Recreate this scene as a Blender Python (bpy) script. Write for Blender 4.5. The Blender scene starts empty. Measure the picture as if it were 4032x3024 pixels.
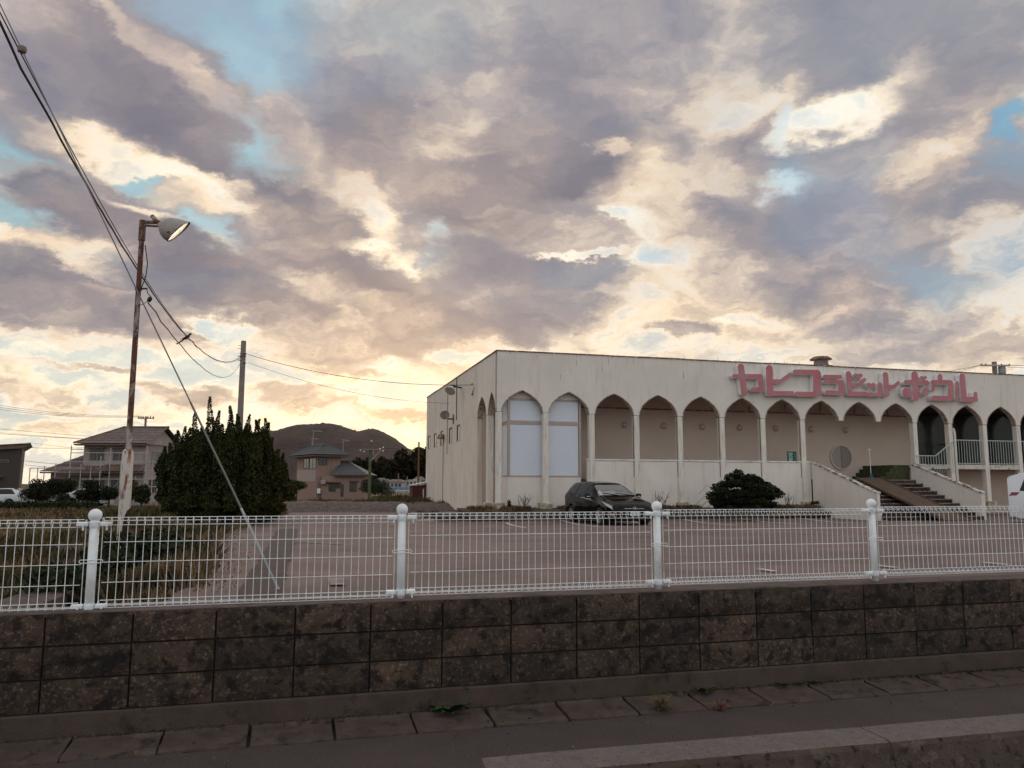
import bpy, bmesh, math, random
import numpy as np
from math import sin, cos, pi, radians, atan2, hypot, sqrt
from mathutils import Vector, Matrix, noise
random.seed(7)
S = bpy.context.scene
COL = S.collection

# ------------------------------------------------------------ camera, world, sun, exposure
cam = bpy.data.cameras.new('camera')
cam_o = bpy.data.objects.new('camera', cam); COL.objects.link(cam_o)
cam.sensor_width = 36; cam.lens = 27.77; cam.clip_end = 6000; cam.clip_start = .05
cam_o.location = (0, 0, 1.6)
cam_o.rotation_euler = (Matrix.Rotation(pi/2 + .1263, 3, 'X') @ Matrix.Rotation(.0027, 3, 'Z')).to_euler()
S.camera = cam_o
S.view_settings.view_transform = 'Standard'; S.view_settings.look = 'None'
S.view_settings.gamma = 1; S.view_settings.use_curve_mapping = False
S.view_settings.exposure = 0.0

SUN_AZ, SUN_EL = -7.0, 6.0          # the sun stands low behind the hill and the clouds over it
CLOUDS = [
(-17.0,30.3,5.3,3.7,10,150,190,210,.95,.5), (-23.1,30.2,5.1,2.1,10,165,188,205,.9,.6), (-19.8,28.0,3.4,1.5,30,160,195,212,.8,.5),
(-12.3,30.9,3.8,2.8,0,160,178,190,.6,.6), (-33.6,19.1,4.1,2.6,0,150,190,202,.95,.5), (-33.7,16.3,2.1,1.2,0,160,195,205,.9,.5),
(-32.9,21.9,1.7,.9,20,165,185,200,.6,.6), (-32.5,26.5,3.4,1.7,35,168,165,180,.7,.6), (-33.4,28.1,3.1,1.1,10,175,165,175,.7,.6),
(-27.5,25.0,7.5,2.9,34,172,155,155,.95,.45), (-30.6,22.7,5.6,2.7,20,166,152,158,.9,.5), (-24.1,22.5,5.9,2.2,32,150,133,136,.9,.5),
(-28.6,21.2,3.6,1.5,10,160,145,150,.7,.6), (-28.2,28.1,4.4,.6,32,222,200,185,.8,.7), (-23.8,26.5,4.0,.8,34,226,202,185,.85,.6),
(-21.2,25.0,1.9,1.2,40,210,188,175,.7,.6), (-26.3,20.4,6.5,1.3,17,250,228,192,.95,.55), (-22.7,19.7,4.4,.8,5,255,240,215,.9,.6),
(-29.1,21.1,2.1,.8,30,240,215,185,.7,.6), (-19.1,22.9,1.6,2.2,20,175,205,214,.9,.5), (-18.1,21.9,1.9,1.4,0,165,203,216,.9,.5),
(-20.6,24.5,1.6,.6,40,180,195,205,.5,.6), (-21.4,22.9,1.9,1.9,20,180,160,155,.8,.5), (-25.6,19.2,2.3,.6,14,160,198,212,.95,.4),
(-24.2,18.7,1.3,.6,0,235,225,205,.7,.6), (-16.1,23.9,2.9,2.2,60,190,170,165,.7,.6), (-30.0,17.8,4.8,1.9,12,165,145,144,.97,.35),
(-31.8,18.4,2.2,.9,5,128,130,146,.9,.4), (-28.0,17.0,4.0,1.2,15,175,152,146,.9,.5), (-26.1,17.8,2.2,.4,20,245,228,205,.8,.6),
(-32.4,15.1,4.5,.8,10,240,210,178,.9,.5), (-29.2,15.0,3.7,.8,8,222,195,170,.8,.6), (-22.3,16.5,2.5,1.3,15,172,205,216,.95,.4),
(-27.9,14.3,1.9,.6,10,190,205,208,.7,.5), (-20.7,15.8,1.6,.8,20,225,215,200,.7,.5), (-32.2,13.5,4.5,1.4,10,142,132,142,.95,.4),
(-29.4,13.3,3.4,1.1,15,160,142,145,.9,.5), (-28.6,14.0,1.8,.4,15,240,220,200,.7,.6), (-23.7,15.3,4.7,1.5,16,148,130,136,.95,.4),
(-20.7,14.9,3.5,1.1,12,158,138,140,.9,.5), (-22.4,18.9,2.5,.9,0,232,206,180,.85,.6), (-18.1,19.1,2.3,1.6,20,195,172,162,.8,.5),
(-18.5,20.3,3.5,.4,3,255,238,210,.85,.6), (-15.2,18.8,4.9,2.0,25,155,138,140,.95,.4), (-16.9,20.0,2.3,.8,20,135,125,136,.85,.5),
(-13.8,16.7,4.3,1.6,20,160,140,138,.9,.5), (-14.4,23.5,1.3,2.3,20,232,208,182,.8,.6), (-12.0,21.8,1.6,1.3,30,215,192,172,.7,.6),
(-9.4,27.4,6.4,6.7,0,156,156,170,.95,.5), (-5.2,23.5,6.2,3.9,10,165,150,150,.95,.5), (-10.7,22.9,2.9,3.6,30,170,152,150,.9,.5),
(-3.9,30.6,5.1,3.5,0,158,165,176,.8,.6), (-7.4,31.3,5.1,1.9,0,150,165,178,.7,.6), (-1.4,31.5,1.3,1.7,20,176,174,178,.7,.5),
(5.1,31.4,7.9,3.8,0,162,165,175,.9,.6), (10.3,29.7,7.3,3.8,0,158,156,168,.9,.5), (2.6,27.2,6.5,3.6,0,160,152,162,.9,.5),
(4.3,22.0,3.9,1.5,-8,132,118,126,.95,.4), (-0.6,22.0,3.6,1.6,0,150,134,138,.9,.5), (-2.3,19.8,6.3,2.3,10,170,150,146,.95,.5),
(2.2,23.9,6.5,1.6,5,172,155,152,.8,.6), (-1.6,18.5,2.3,.8,10,150,132,134,.7,.6), (6.7,23.7,1.3,.5,10,248,226,196,.85,.6),
(9.1,21.8,2.0,2.9,10,226,203,178,.8,.6), (10.8,18.8,3.3,2.3,20,222,198,172,.85,.6), (7.4,20.3,1.6,2.0,0,205,183,166,.8,.6),
(9.1,18.3,1.8,1.0,25,222,230,230,.8,.8), (6.7,19.0,1.3,.5,20,235,232,222,.8,.6), (-9.7,18.5,1.2,2.3,-25,252,232,202,.9,.6),
(-11.3,20.7,2.3,1.3,30,190,165,155,.8,.6), (-8.1,15.5,4.0,.8,14,255,240,212,.95,.5), (-4.9,16.6,.8,1.7,10,195,218,226,.9,.5),
(-5.0,15.5,1.3,.8,0,205,222,226,.9,.5), (-13.1,13.8,3.6,.5,20,240,215,190,.5,.7), (-1.6,16.2,4.0,1.3,5,170,155,158,.85,.5),
(-20.0,12.4,8.1,1.6,12,140,128,142,.96,.4), (-22.1,13.2,4.8,1.0,8,122,126,146,.9,.5), (-15.6,11.4,6.6,1.3,10,152,134,140,.9,.5),
(-11.1,13.3,7.3,2.0,14,158,140,142,.92,.5), (-7.0,11.5,6.0,1.7,8,165,145,142,.9,.5), (-13.7,14.5,5.3,1.1,16,150,132,138,.8,.5),
(1.5,15.2,7.3,1.5,3,140,136,152,.95,.45), (7.6,14.8,4.7,1.1,6,132,142,162,.95,.4), (-1.6,13.6,4.7,1.3,5,146,140,156,.9,.5),
(4.6,12.9,5.7,1.3,5,128,132,152,.92,.5), (.5,11.6,5.7,1.3,0,140,134,150,.9,.5), (11.4,15.6,3.1,.9,12,246,242,234,.85,.8),
(4.9,16.4,2.3,.3,0,250,236,215,.9,.6), (10.7,13.9,2.0,.5,10,140,150,165,.7,.5), (13.4,19.3,3.6,2.9,20,185,168,160,.85,.6),
(16.6,15.6,4.9,3.6,10,178,162,160,.92,.5), (15.4,20.1,1.9,1.9,0,150,150,165,.7,.6), (18.5,23.7,3.8,3.5,10,172,158,160,.92,.5),
(17.6,26.4,5.7,2.5,0,178,165,162,.8,.6), (18.1,22.6,1.9,1.9,0,156,144,150,.7,.6), (23.0,21.0,3.8,2.5,10,150,170,186,.92,.5),
(21.1,20.4,2.2,1.3,0,140,175,196,.8,.5), (24.8,21.9,3.4,1.9,-10,172,170,176,.8,.5), (24.6,17.3,6.0,3.5,10,172,172,184,.85,.6),
(28.3,14.4,6.2,3.1,0,165,166,178,.85,.6), (27.1,12.8,4.7,1.9,0,160,182,196,.8,.6), (26.4,28.8,9.8,3.3,0,172,174,180,.9,.6),
(31.7,25.0,4.4,3.5,0,176,174,178,.85,.6), (20.3,29.4,4.6,2.8,0,165,166,174,.8,.6), (22.9,24.4,3.7,1.1,-18,248,240,226,.9,.8),
(26.1,24.4,3.7,1.2,-10,250,243,230,.85,.8), (28.2,25.5,2.7,1.1,-30,236,226,210,.9,.6), (20.2,24.1,.8,1.6,15,205,226,236,.7,.9),
(18.6,25.9,3.8,.6,-15,210,196,184,.7,.6), (30.3,20.7,3.3,6.3,5,184,172,170,.95,.35), (30.2,21.0,2.1,2.4,0,208,186,170,.8,.6),
(29.4,23.4,2.7,1.8,-30,176,168,170,.8,.5), (28.3,18.5,2.1,2.4,0,196,180,170,.8,.6), (33.9,21.7,1.0,1.0,0,128,180,206,.95,.5),
(33.6,19.5,1.8,1.8,0,150,172,190,.8,.6), (31.8,16.2,3.3,2.7,20,165,160,166,.9,.5), (20.4,17.8,1.9,1.9,10,150,158,174,.7,.6),
(19.6,20.4,1.6,.6,-10,200,222,230,.8,.6), (19.6,13.5,5.8,2.6,15,172,158,162,.9,.5), (24.8,11.8,2.8,2.2,10,170,155,160,.9,.5),
(22.6,12.3,1.9,1.3,10,215,190,172,.85,.5), (13.2,11.6,6.6,2.0,0,238,212,180,.92,.5), (8.6,10.5,3.0,1.3,0,230,208,182,.85,.6),
(11.6,14.0,4.0,1.3,0,225,200,175,.7,.6), (12.6,10.9,1.7,.6,0,165,152,156,.85,.4), (15.2,11.5,1.3,.5,0,250,236,208,.8,.6),
(17.9,10.1,4.2,1.3,0,228,204,180,.8,.6), (14.4,9.3,1.3,.6,0,175,180,190,.8,.5), (22.4,9.5,3.8,1.0,0,205,188,178,.8,.6),
(27.7,9.2,5.0,1.9,0,190,178,176,.85,.6), (31.6,8.3,3.3,1.5,0,222,200,178,.85,.6), (28.1,10.6,2.5,1.2,0,165,160,170,.7,.6),
(-31.6,11.5,6.9,1.5,4,168,148,146,.95,.5), (-27.1,10.6,8.1,1.2,6,160,145,150,.93,.5), (-20.4,9.9,5.5,1.0,10,170,150,148,.9,.5),
(-31.9,9.4,7.8,.5,4,222,198,175,.8,.6), (-30.1,8.4,8.2,.5,5,254,238,205,.95,.5), (-32.3,6.9,4.8,.7,0,244,224,190,.9,.6),
(-20.5,10.1,1.9,.6,14,236,232,216,.9,.5), (-18.6,9.0,2.9,.5,8,248,228,196,.8,.6), (-28.2,7.6,3.7,.3,5,178,164,160,.85,.5),
(-31.7,5.9,3.9,.6,8,215,190,168,.85,.6), (-25.4,6.2,5.7,1.1,5,250,232,200,.9,.6), (-20.6,7.3,3.9,.6,8,255,240,208,.9,.6),
(-22.0,5.4,4.8,.8,4,196,178,168,.85,.5), (-29.9,4.7,4.6,.5,0,205,188,172,.8,.6), (-31.5,3.5,4.8,.7,0,238,218,186,.9,.6),
(-28.0,3.0,5.0,.9,0,232,214,186,.9,.6), (-15.2,9.2,3.9,.9,5,182,162,154,.9,.5), (-10.3,10.0,7.3,1.0,4,186,166,158,.9,.5),
(-5.0,10.9,4.7,1.0,0,176,158,156,.85,.5), (-15.4,6.4,3.0,.9,5,188,172,164,.9,.5), (-13.5,8.0,5.9,.5,10,214,190,168,.8,.6),
(-10.2,6.9,6.7,.5,6,255,238,200,.95,.5), (-11.5,5.1,5.6,.7,3,190,174,164,.92,.45), (-6.9,5.1,3.0,.5,4,196,178,164,.85,.5),
(-8.2,4.0,3.7,.9,5,255,242,205,.97,.6), (-10.2,3.4,2.7,.5,0,236,214,180,.8,.6), (-5.0,9.2,2.0,.4,5,255,240,205,.9,.6),
(-4.6,8.2,2.7,.7,0,205,182,160,.8,.6), (-15.3,4.7,3.6,.6,0,255,240,205,.9,.6), (-7.5,3.3,2.0,1.0,0,255,240,200,.7,.9),
]

def s2l(c): return c/12.92 if c <= .04045 else ((c+.055)/1.055)**2.4

def cloud_map():
    """an evening sky dome: soft cloud banks in azimuth / elevation, all round the horizon"""
    W, H = 3072, 1536
    az = (np.arange(W)+.5)/W*360-180            # 0 = +Y
    el = (np.arange(H)+.5)/H*180-90
    img = np.zeros((H, W, 4), np.float32)
    lin = lambda c: np.array([s2l(v/255) for v in c], np.float32)
    stops = [(-90, (120,112,110)), (-6, (190,175,160)), (1, (250,234,208)), (6, (238,224,206)), (9, (214,202,190)), (14, (180,168,168)),
             (22, (180,172,172)), (32, (170,166,172)), (50, (190,192,200)), (90, (205,210,220))]
    E_ = [s[0] for s in stops]
    base = np.stack([np.interp(el, E_, [lin(s[1])[k] for s in stops]) for k in range(3)], 1)
    east = np.stack([np.interp(el, [-90, 0, 10, 30, 90], [lin(c)[k] for c in ((120,112,110), (255,244,238), (275,266,262), (272,267,266), (214,215,222))]) for k in range(3)], 1)
    w = (.5-.5*np.cos(np.radians(az)))**1.3
    img[:, :, :3] = base[:, None, :]*(1-w)[None, :, None] + east[:, None, :]*w[None, :, None]
    img[:, :, 3] = 1
    rnd = random.Random(11)
    cl = []
    for i in range(330):                        # the rest of the sky, beyond the part the photograph shows
        a = rnd.uniform(-180, 180); e = rnd.uniform(2, 80)
        if -38 < a < 38 and e < 34: continue
        k = rnd.random(); far = .5-.5*cos(radians(a))
        if k < .25: c = (170, 196, 214)
        elif k < .6: c = (176+20*far, 166+34*far, 168+40*far)
        else: c = (220, 206, 196)
        cl.append((a, e, rnd.uniform(4, 12), rnd.uniform(2, 5), rnd.uniform(-10, 20), *c, rnd.uniform(.4, .8), .6))
    for (a0, e0, rx, ry, rot, r, g, b, al, so) in cl + CLOUDS:
        ce = max(.15, cos(radians(e0)))
        R = max(rx, ry)*1.25
        j0 = max(0, int((e0-R+90)/180*H)); j1 = min(H, int((e0+R+90)/180*H)+2)
        i0 = int((a0-R/ce+180)/360*W); i1 = int((a0+R/ce+180)/360*W)+2
        idx = np.arange(i0, i1)
        dx = ((idx+.5)/W*360-180-a0)[None, :]*np.cos(np.radians(el[j0:j1]))[:, None]
        dy = -(el[j0:j1]-e0)[:, None]
        t = radians(rot); u = dx*cos(t)+dy*sin(t); v = -dx*sin(t)+dy*cos(t)
        d = np.sqrt((u/rx)**2+(v/ry)**2)
        so = min(1.35, so*2.1); m = np.clip((1+so*.40-d)/(so*.9), 0, 1); m = (m*m*(3-2*m)*al)[..., None]
        sub = img[j0:j1, idx % W, :]
        tgt = np.zeros(4, np.float32); tgt[:3] = lin((r, g, b)); tgt[3] = .75 if b > r+12 else 1
        img[j0:j1, idx % W, :] = sub*(1-m)+tgt*m
    im = bpy.data.images.new('evening_sky', W, H, alpha=True, float_buffer=True)
    im.colorspace_settings.name = 'Non-Color'
    im.alpha_mode = 'CHANNEL_PACKED'
    im.pixels.foreach_set(np.roll(img, -W//4, 1).ravel()); im.update(); im.pack()
    return im

def build_world():
    w = bpy.data.worlds.new('World'); S.world = w; w.use_nodes = True
    nt = w.node_tree; N = nt.nodes; K = nt.links; N.clear()
    def nn(t, **k):
        n = N.new(t)
        for a, b in k.items(): setattr(n, a, b)
        return n
    def vm(op, a=None, b=None, sc=None):
        n = nn('ShaderNodeVectorMath', operation=op)
        for i, v in enumerate((a, b)):
            if v is None: continue
            if hasattr(v, 'links'): K.new(v, n.inputs[i])
            else: n.inputs[i].default_value = v
        if sc is not None: n.inputs['Scale'].default_value = sc
        return n.outputs[0]
    def noisen(vec, scale, detail, rough, out='Color'):
        n = nn('ShaderNodeTexNoise'); n.inputs['Scale'].default_value = scale; n.inputs['Detail'].default_value = detail
        n.inputs['Roughness'].default_value = rough; K.new(vec, n.inputs['Vector']); return n.outputs[out]
    tc = nn('ShaderNodeTexCoord').outputs['Generated']
    st = vm('MULTIPLY', tc, (1, 1, 1.9))                                   # clouds flatten towards the horizon
    w1 = vm('SUBTRACT', noisen(st, 3.2, 9, .60), (.5, .5, .5))
    w2 = vm('SUBTRACT', noisen(vm('ADD', st, (3, 1, 7)), 14, 8, .62), (.5, .5, .5))
    d = vm('ADD', tc, vm('MULTIPLY', w1, (.13, .13, .08)))
    w3 = vm('SUBTRACT', noisen(vm('ADD', st, (5, 8, 1)), 45, 6, .65), (.5, .5, .5))
    d = vm('ADD', d, vm('MULTIPLY', w2, (.085, .085, .06)))
    d = vm('ADD', d, vm('MULTIPLY', w3, (.016, .016, .012)))
    mp = nn('ShaderNodeMapping', vector_type='POINT'); mp.inputs['Rotation'].default_value = (0, 0, 0)
    K.new(d, mp.inputs['Vector'])
    env = nn('ShaderNodeTexEnvironment', interpolation='Linear'); env.image = cloud_map(); K.new(mp.outputs[0], env.inputs[0])
    # billows: a fractal cloud layer seen in perspective, thin edges backlit, thick cores blue-grey
    sp = nn('ShaderNodeSeparateXYZ'); K.new(d, sp.inputs[0])
    def mth(op, a, b=None, c=None):
        n = nn('ShaderNodeMath', operation=op)
        for i, v in enumerate((a, b, c)):
            if v is None: continue
            if hasattr(v, 'links'): K.new(v, n.inputs[i])
            else: n.inputs[i].default_value = v
        return n.outputs[0]
    hz = mth('ADD', mth('MAXIMUM', sp.outputs[2], 0.0), .20)
    cb = nn('ShaderNodeCombineXYZ'); K.new(mth('DIVIDE', sp.outputs[0], hz), cb.inputs[0]); K.new(mth('DIVIDE', sp.outputs[1], hz), cb.inputs[1])
    c1 = noisen(cb.outputs[0], 1.9, 12, .55, 'Fac')
    c2 = noisen(vm('ADD', cb.outputs[0], (4, 9, 2)), 4.5, 11, .56, 'Fac')
    bw = nn('ShaderNodeRGBToBW'); K.new(env.outputs[0], bw.inputs[0])
    val = mth('ADD', mth('MULTIPLY', c1, .50), mth('ADD', mth('MULTIPLY', c2, .34), .08))
    val = mth('ADD', val, mth('MULTIPLY', mth('SUBTRACT', .46, bw.outputs[0]), .30))
    cr = nn('ShaderNodeValToRGB'); K.new(val, cr.inputs[0]); e = cr.color_ramp.elements
    ST = ((.31, (150, 190, 212)), (.375, (186, 208, 220)), (.43, (252, 246, 234)), (.46, (248, 232, 208)), (.50, (202, 190, 182)), (.545, (162, 158, 164)), (.595, (134, 138, 154)), (.66, (110, 120, 146)))
    e[0].position = ST[0][0]; e[1].position = ST[-1][0]
    for q in ST[1:-1]: e.new(q[0])
    for q, el_ in zip(ST, sorted(e, key=lambda z: z.position)): el_.color = tuple(s2l(v/255) for v in q[1])+(1,)
    mxc = nn('ShaderNodeMix', data_type='RGBA'); sc_ = nn('ShaderNodeSeparateColor'); K.new(env.outputs[0], sc_.inputs[0]); bl_ = mth('MAXIMUM', mth('SUBTRACT', sc_.outputs[2], sc_.outputs[0]), 0.0)
    K.new(mth('MAXIMUM', mth('SUBTRACT', .56, mth('MULTIPLY', bl_, 2.2)), .12), mxc.inputs[0]); K.new(env.outputs[0], mxc.inputs[6]); K.new(cr.outputs[0], mxc.inputs[7])
    gm = nn('ShaderNodeGamma'); gm.inputs[1].default_value = 1.30; K.new(mxc.outputs[2], gm.inputs[0])
    hs = nn('ShaderNodeHueSaturation'); hs.inputs['Saturation'].default_value = .93; hs.inputs['Value'].default_value = 1.20; K.new(gm.outputs[0], hs.inputs['Color'])
    mul = hs.outputs[0]
    bg = nn('ShaderNodeBackground'); bg.inputs[1].default_value = SKY_GAIN; K.new(mul, bg.inputs[0])
    sky = nn('ShaderNodeTexSky', sky_type='NISHITA'); sky.sun_disc = False
    sky.sun_elevation = radians(SUN_EL); sky.sun_rotation = radians(SUN_AZ); sky.air_density = 1.2; sky.dust_density = 1.0
    bs = nn('ShaderNodeBackground'); bs.inputs[1].default_value = .12; K.new(sky.outputs[0], bs.inputs[0])
    mx = nn('ShaderNodeMixShader'); mx.inputs[0].default_value = .9; K.new(bs.outputs[0], mx.inputs[1]); K.new(bg.outputs[0], mx.inputs[2])
    K.new(mx.outputs[0], nn('ShaderNodeOutputWorld').inputs[0])
    w.cycles.sampling_method = 'MANUAL'; w.cycles.sample_map_resolution = 1024

SKY_GAIN = 1.0
build_world()
sl = bpy.data.lights.new('sun', 'SUN'); sl.energy = .5; sl.angle = radians(12); sl.color = (1, .82, .6)
so = bpy.data.objects.new('sun', sl); COL.objects.link(so)
so.rotation_euler = Vector((sin(radians(SUN_AZ))*cos(radians(SUN_EL)), cos(radians(SUN_AZ))*cos(radians(SUN_EL)), sin(radians(SUN_EL)))).to_track_quat('Z', 'Y').to_euler()

# ------------------------------------------------------------ helpers
class MB:
    """collects geometry, then links it as ONE mesh object"""
    def __init__(s): s.v = []; s.f = []
    def add(s, vs, fs):
        o = len(s.v); s.v += [tuple(p) for p in vs]; s.f += [tuple(i+o for i in f) for f in fs]; return s
    def box(s, x0, x1, y0, y1, z0, z1, M=None):
        vs = [(x, y, z) for x in (x0, x1) for y in (y0, y1) for z in (z0, z1)]
        if M is not None: vs = [M @ Vector(p) for p in vs]
        return s.add(vs, [(0, 1, 3, 2), (4, 6, 7, 5), (0, 4, 5, 1), (2, 3, 7, 6), (0, 2, 6, 4), (1, 5, 7, 3)])
    def bbox(s, x0, x1, y0, y1, z0, z1, b=.01, M=None):
        """box with chamfered edges"""
        vs = []; 
        for (ix, iy, iz) in [(a, c, d) for a in (0, 1) for c in (0, 1) for d in (0, 1)]:
            X = (x0, x1)[ix]; Y = (y0, y1)[iy]; Z = (z0, z1)[iz]
            sx, sy, sz = (b, -b)[ix], (b, -b)[iy], (b, -b)[iz]
            vs += [(X, Y+sy, Z+sz), (X+sx, Y, Z+sz), (X+sx, Y+sy, Z)]
        if M is not None: vs = [M @ Vector(p) for p in vs]
        k = lambda i, a: i*3+a
        fs = [(k(0,0),k(1,0),k(3,0),k(2,0)), (k(4,0),k(6,0),k(7,0),k(5,0)), (k(0,1),k(4,1),k(5,1),k(1,1)), (k(2,1),k(3,1),k(7,1),k(6,1)),
              (k(0,2),k(2,2),k(6,2),k(4,2)), (k(1,2),k(5,2),k(7,2),k(3,2))]
        for i in range(8): fs.append((k(i,0),k(i,1),k(i,2)))
        for a, bb, p, q in ((0,1,0,1),(2,3,0,1),(4,5,0,1),(6,7,0,1),(0,2,0,2),(1,3,0,2),(4,6,0,2),(5,7,0,2),(0,4,1,2),(1,5,1,2),(2,6,1,2),(3,7,1,2)):
            fs.append((k(a,p),k(bb,p),k(bb,q),k(a,q)))
        return s.add(vs, fs)
    def quad(s, a, b, c, d): return s.add([a, b, c, d], [(0, 1, 2, 3)])
    def tube(s, pts, r, n=8, cap=True):
        pts = [Vector(p) for p in pts]; rs = r if isinstance(r, (list, tuple)) else [r]*len(pts)
        vs = []; up0 = Vector((0, 0, 1)); prev = None
        for i, p in enumerate(pts):
            t = (pts[min(i+1, len(pts)-1)]-pts[max(i-1, 0)]).normalized()
            if prev is None:
                a = t.cross(up0); a = a.normalized() if a.length > .01 else Vector((1, 0, 0))
            else:
                a = prev - t*prev.dot(t); a.normalize()
            prev = a; b = t.cross(a)
            vs += [p+(a*cos(2*pi*j/n)+b*sin(2*pi*j/n))*rs[i] for j in range(n)]
        fs = [(i*n+j, i*n+(j+1) % n, (i+1)*n+(j+1) % n, (i+1)*n+j) for i in range(len(pts)-1) for j in range(n)]
        if cap: fs += [tuple(range(n-1, -1, -1)), tuple((len(pts)-1)*n+j for j in range(n))]
        return s.add(vs, fs)
    def lathe(s, prof, n=24, M=None, cap=True):
        vs = [(r*cos(2*pi*j/n), r*sin(2*pi*j/n), z) for r, z in prof for j in range(n)]
        if M is not None: vs = [M @ Vector(p) for p in vs]
        m = len(prof)
        fs = [(i*n+j, i*n+(j+1) % n, (i+1)*n+(j+1) % n, (i+1)*n+j) for i in range(m-1) for j in range(n)]
        if cap: fs += [tuple(range(n-1, -1, -1)), tuple((m-1)*n+j for j in range(n))]
        return s.add(vs, fs)
    def prism(s, poly, y0, y1, M=None):
        """polygon in x-z extruded along y"""
        n = len(poly); vs = [(x, y, z) for y in (y0, y1) for x, z in poly]
        if M is not None: vs = [M @ Vector(p) for p in vs]
        return s.add(vs, [tuple(range(n)), tuple(range(2*n-1, n-1, -1))]+[(i, i+n, (i+1) % n+n, (i+1) % n) for i in range(n)])
    def mesh(s, name, mat=None, smooth=False):
        me = bpy.data.meshes.new(name); me.from_pydata(s.v, [], s.f)
        if smooth: me.polygons.foreach_set('use_smooth', [True]*len(me.polygons))
        if mat: me.materials.append(mat)
        me.update(); return me
    def build(s, name, mat, parent=None, loc=None, rz=0, smooth=False, **k):
        me = s.mesh(name, mat, smooth)
        bm = bmesh.new(); bm.from_mesh(me); bmesh.ops.recalc_face_normals(bm, faces=bm.faces); bm.to_mesh(me); bm.free()
        if smooth == 'auto' or smooth is True:
            me.set_sharp_from_angle(angle=radians(40)) if hasattr(me, 'set_sharp_from_angle') else None
        return link(name, me, parent, loc, rz, **k)

def link(name, me, parent=None, loc=None, rz=0, label=None, cat=None, group=None, kind=None):
    o = bpy.data.objects.new(name, me); COL.objects.link(o)
    if parent is not None: o.parent = parent
    if loc is not None: o.location = loc
    if rz: o.rotation_euler = (0, 0, rz)
    return tag(o, label, cat, group, kind)
def tag(o, label=None, cat=None, group=None, kind=None):
    for a, b in (('label', label), ('category', cat), ('group', group), ('kind', kind)):
        if b: o[a] = b
    return o
def empty(name, label, cat, loc=(0, 0, 0), rz=0, group=None):
    o = bpy.data.objects.new(name, None); COL.objects.link(o); o.location = loc; o.rotation_euler = (0, 0, rz)
    o.empty_display_size = .2
    return tag(o, label, cat, group)
def copy_tree(o, parent=None, loc=None, rz=None, label=None):
    c = o.copy(); COL.objects.link(c)
    if parent is not None: c.parent = parent
    if loc is not None: c.location = loc
    if rz is not None: c.rotation_euler = (0, 0, rz)
    if label: c['label'] = label
    for ch in [x for x in bpy.data.objects if x.parent == o]: copy_tree(ch, c)
    return c

# ------------------------------------------------------------ materials
def lin(c): return tuple(s2l(v/255) for v in c)+(1,) if max(c) > 1 else tuple(c)+(1,)
MATS = {}
def mat(name, col, rough=.8, metal=0, var=.2, vs=3, col2=None, thr=.55, s2=2, soft=.12, bump=.15, bs=30, stretch=(1, 1, 1), third=None, spec=.5, coat=0, island=0, s3=8, thr3=.6, st3=None, zg=None):
    """colour with large mottling (var), a second tone in noise patches (col2: dirt, rust, moss), fine relief (bump)"""
    m = bpy.data.materials.new(name); m.use_nodes = True; nt = m.node_tree; N = nt.nodes; K = nt.links
    P = N['Principled BSDF']; P.inputs['Roughness'].default_value = rough; P.inputs['Metallic'].default_value = metal
    P.inputs['Specular IOR Level'].default_value = spec
    if coat: P.inputs['Coat Weight'].default_value = coat; P.inputs['Coat Roughness'].default_value = .04
    def nn(t): return N.new(t)
    geo = nn('ShaderNodeNewGeometry')
    def noi(sc, det, ro, st=None, off=0):
        v = geo.outputs['Position']
        mp = nn('ShaderNodeMapping'); mp.inputs['Scale'].default_value = st or (1, 1, 1); mp.inputs['Location'].default_value = (off, off*.7, 0)
        K.new(v, mp.inputs[0]); n = nn('ShaderNodeTexNoise'); n.inputs['Scale'].default_value = sc; n.inputs['Detail'].default_value = det
        n.inputs['Roughness'].default_value = ro; K.new(mp.outputs[0], n.inputs['Vector']); return n.outputs['Fac']
    def rng(x, a, b, c, d):
        r = nn('ShaderNodeMapRange'); K.new(x, r.inputs[0])
        for i, q in enumerate((a, b, c, d)): r.inputs[i+1].default_value = q
        return r.outputs[0]
    cc = nn('ShaderNodeVectorMath'); cc.operation = 'SCALE'; cc.inputs[0].default_value = lin(col)[:3]
    K.new(rng(noi(vs, 6, .65), .3, .7, 1-var, 1+var), cc.inputs['Scale']); c = cc.outputs[0]
    if island:
        q = nn('ShaderNodeVectorMath'); q.operation = 'SCALE'; K.new(c, q.inputs[0]); K.new(rng(geo.outputs['Random Per Island'], 0, 1, 1-island, 1+island), q.inputs['Scale']); c = q.outputs[0]
    def over(c, colx, f):
        mx = nn('ShaderNodeMix'); mx.data_type = 'RGBA'; K.new(f, mx.inputs[0]); K.new(c, mx.inputs[6]); mx.inputs[7].default_value = lin(colx); return mx.outputs[2]
    if col2: c = over(c, col2, rng(noi(s2, 8, .68, stretch, 5), thr-soft, thr+soft, 0, 1))
    if third:
        q = noi(s3, 8, .65, st3, 17)
        if zg:
            sx = nn('ShaderNodeSeparateXYZ'); K.new(geo.outputs['Position'], sx.inputs[0]); ad = nn('ShaderNodeMath'); ad.operation = 'ADD'
            K.new(rng(sx.outputs[2], zg[0], zg[1], 0, zg[2]), ad.inputs[0]); K.new(q, ad.inputs[1]); q = ad.outputs[0]
        c = over(c, third, rng(q, thr3-.05, thr3+.05, 0, 1))
    K.new(c, P.inputs['Base Color'])
    if bump:
        b = nn('ShaderNodeBump'); b.inputs['Strength'].default_value = bump; b.inputs['Distance'].default_value = .02
        K.new(noi(bs, 6, .7, None, 3), b.inputs['Height']); K.new(b.outputs[0], P.inputs['Normal'])
    MATS[name] = m; return m
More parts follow.
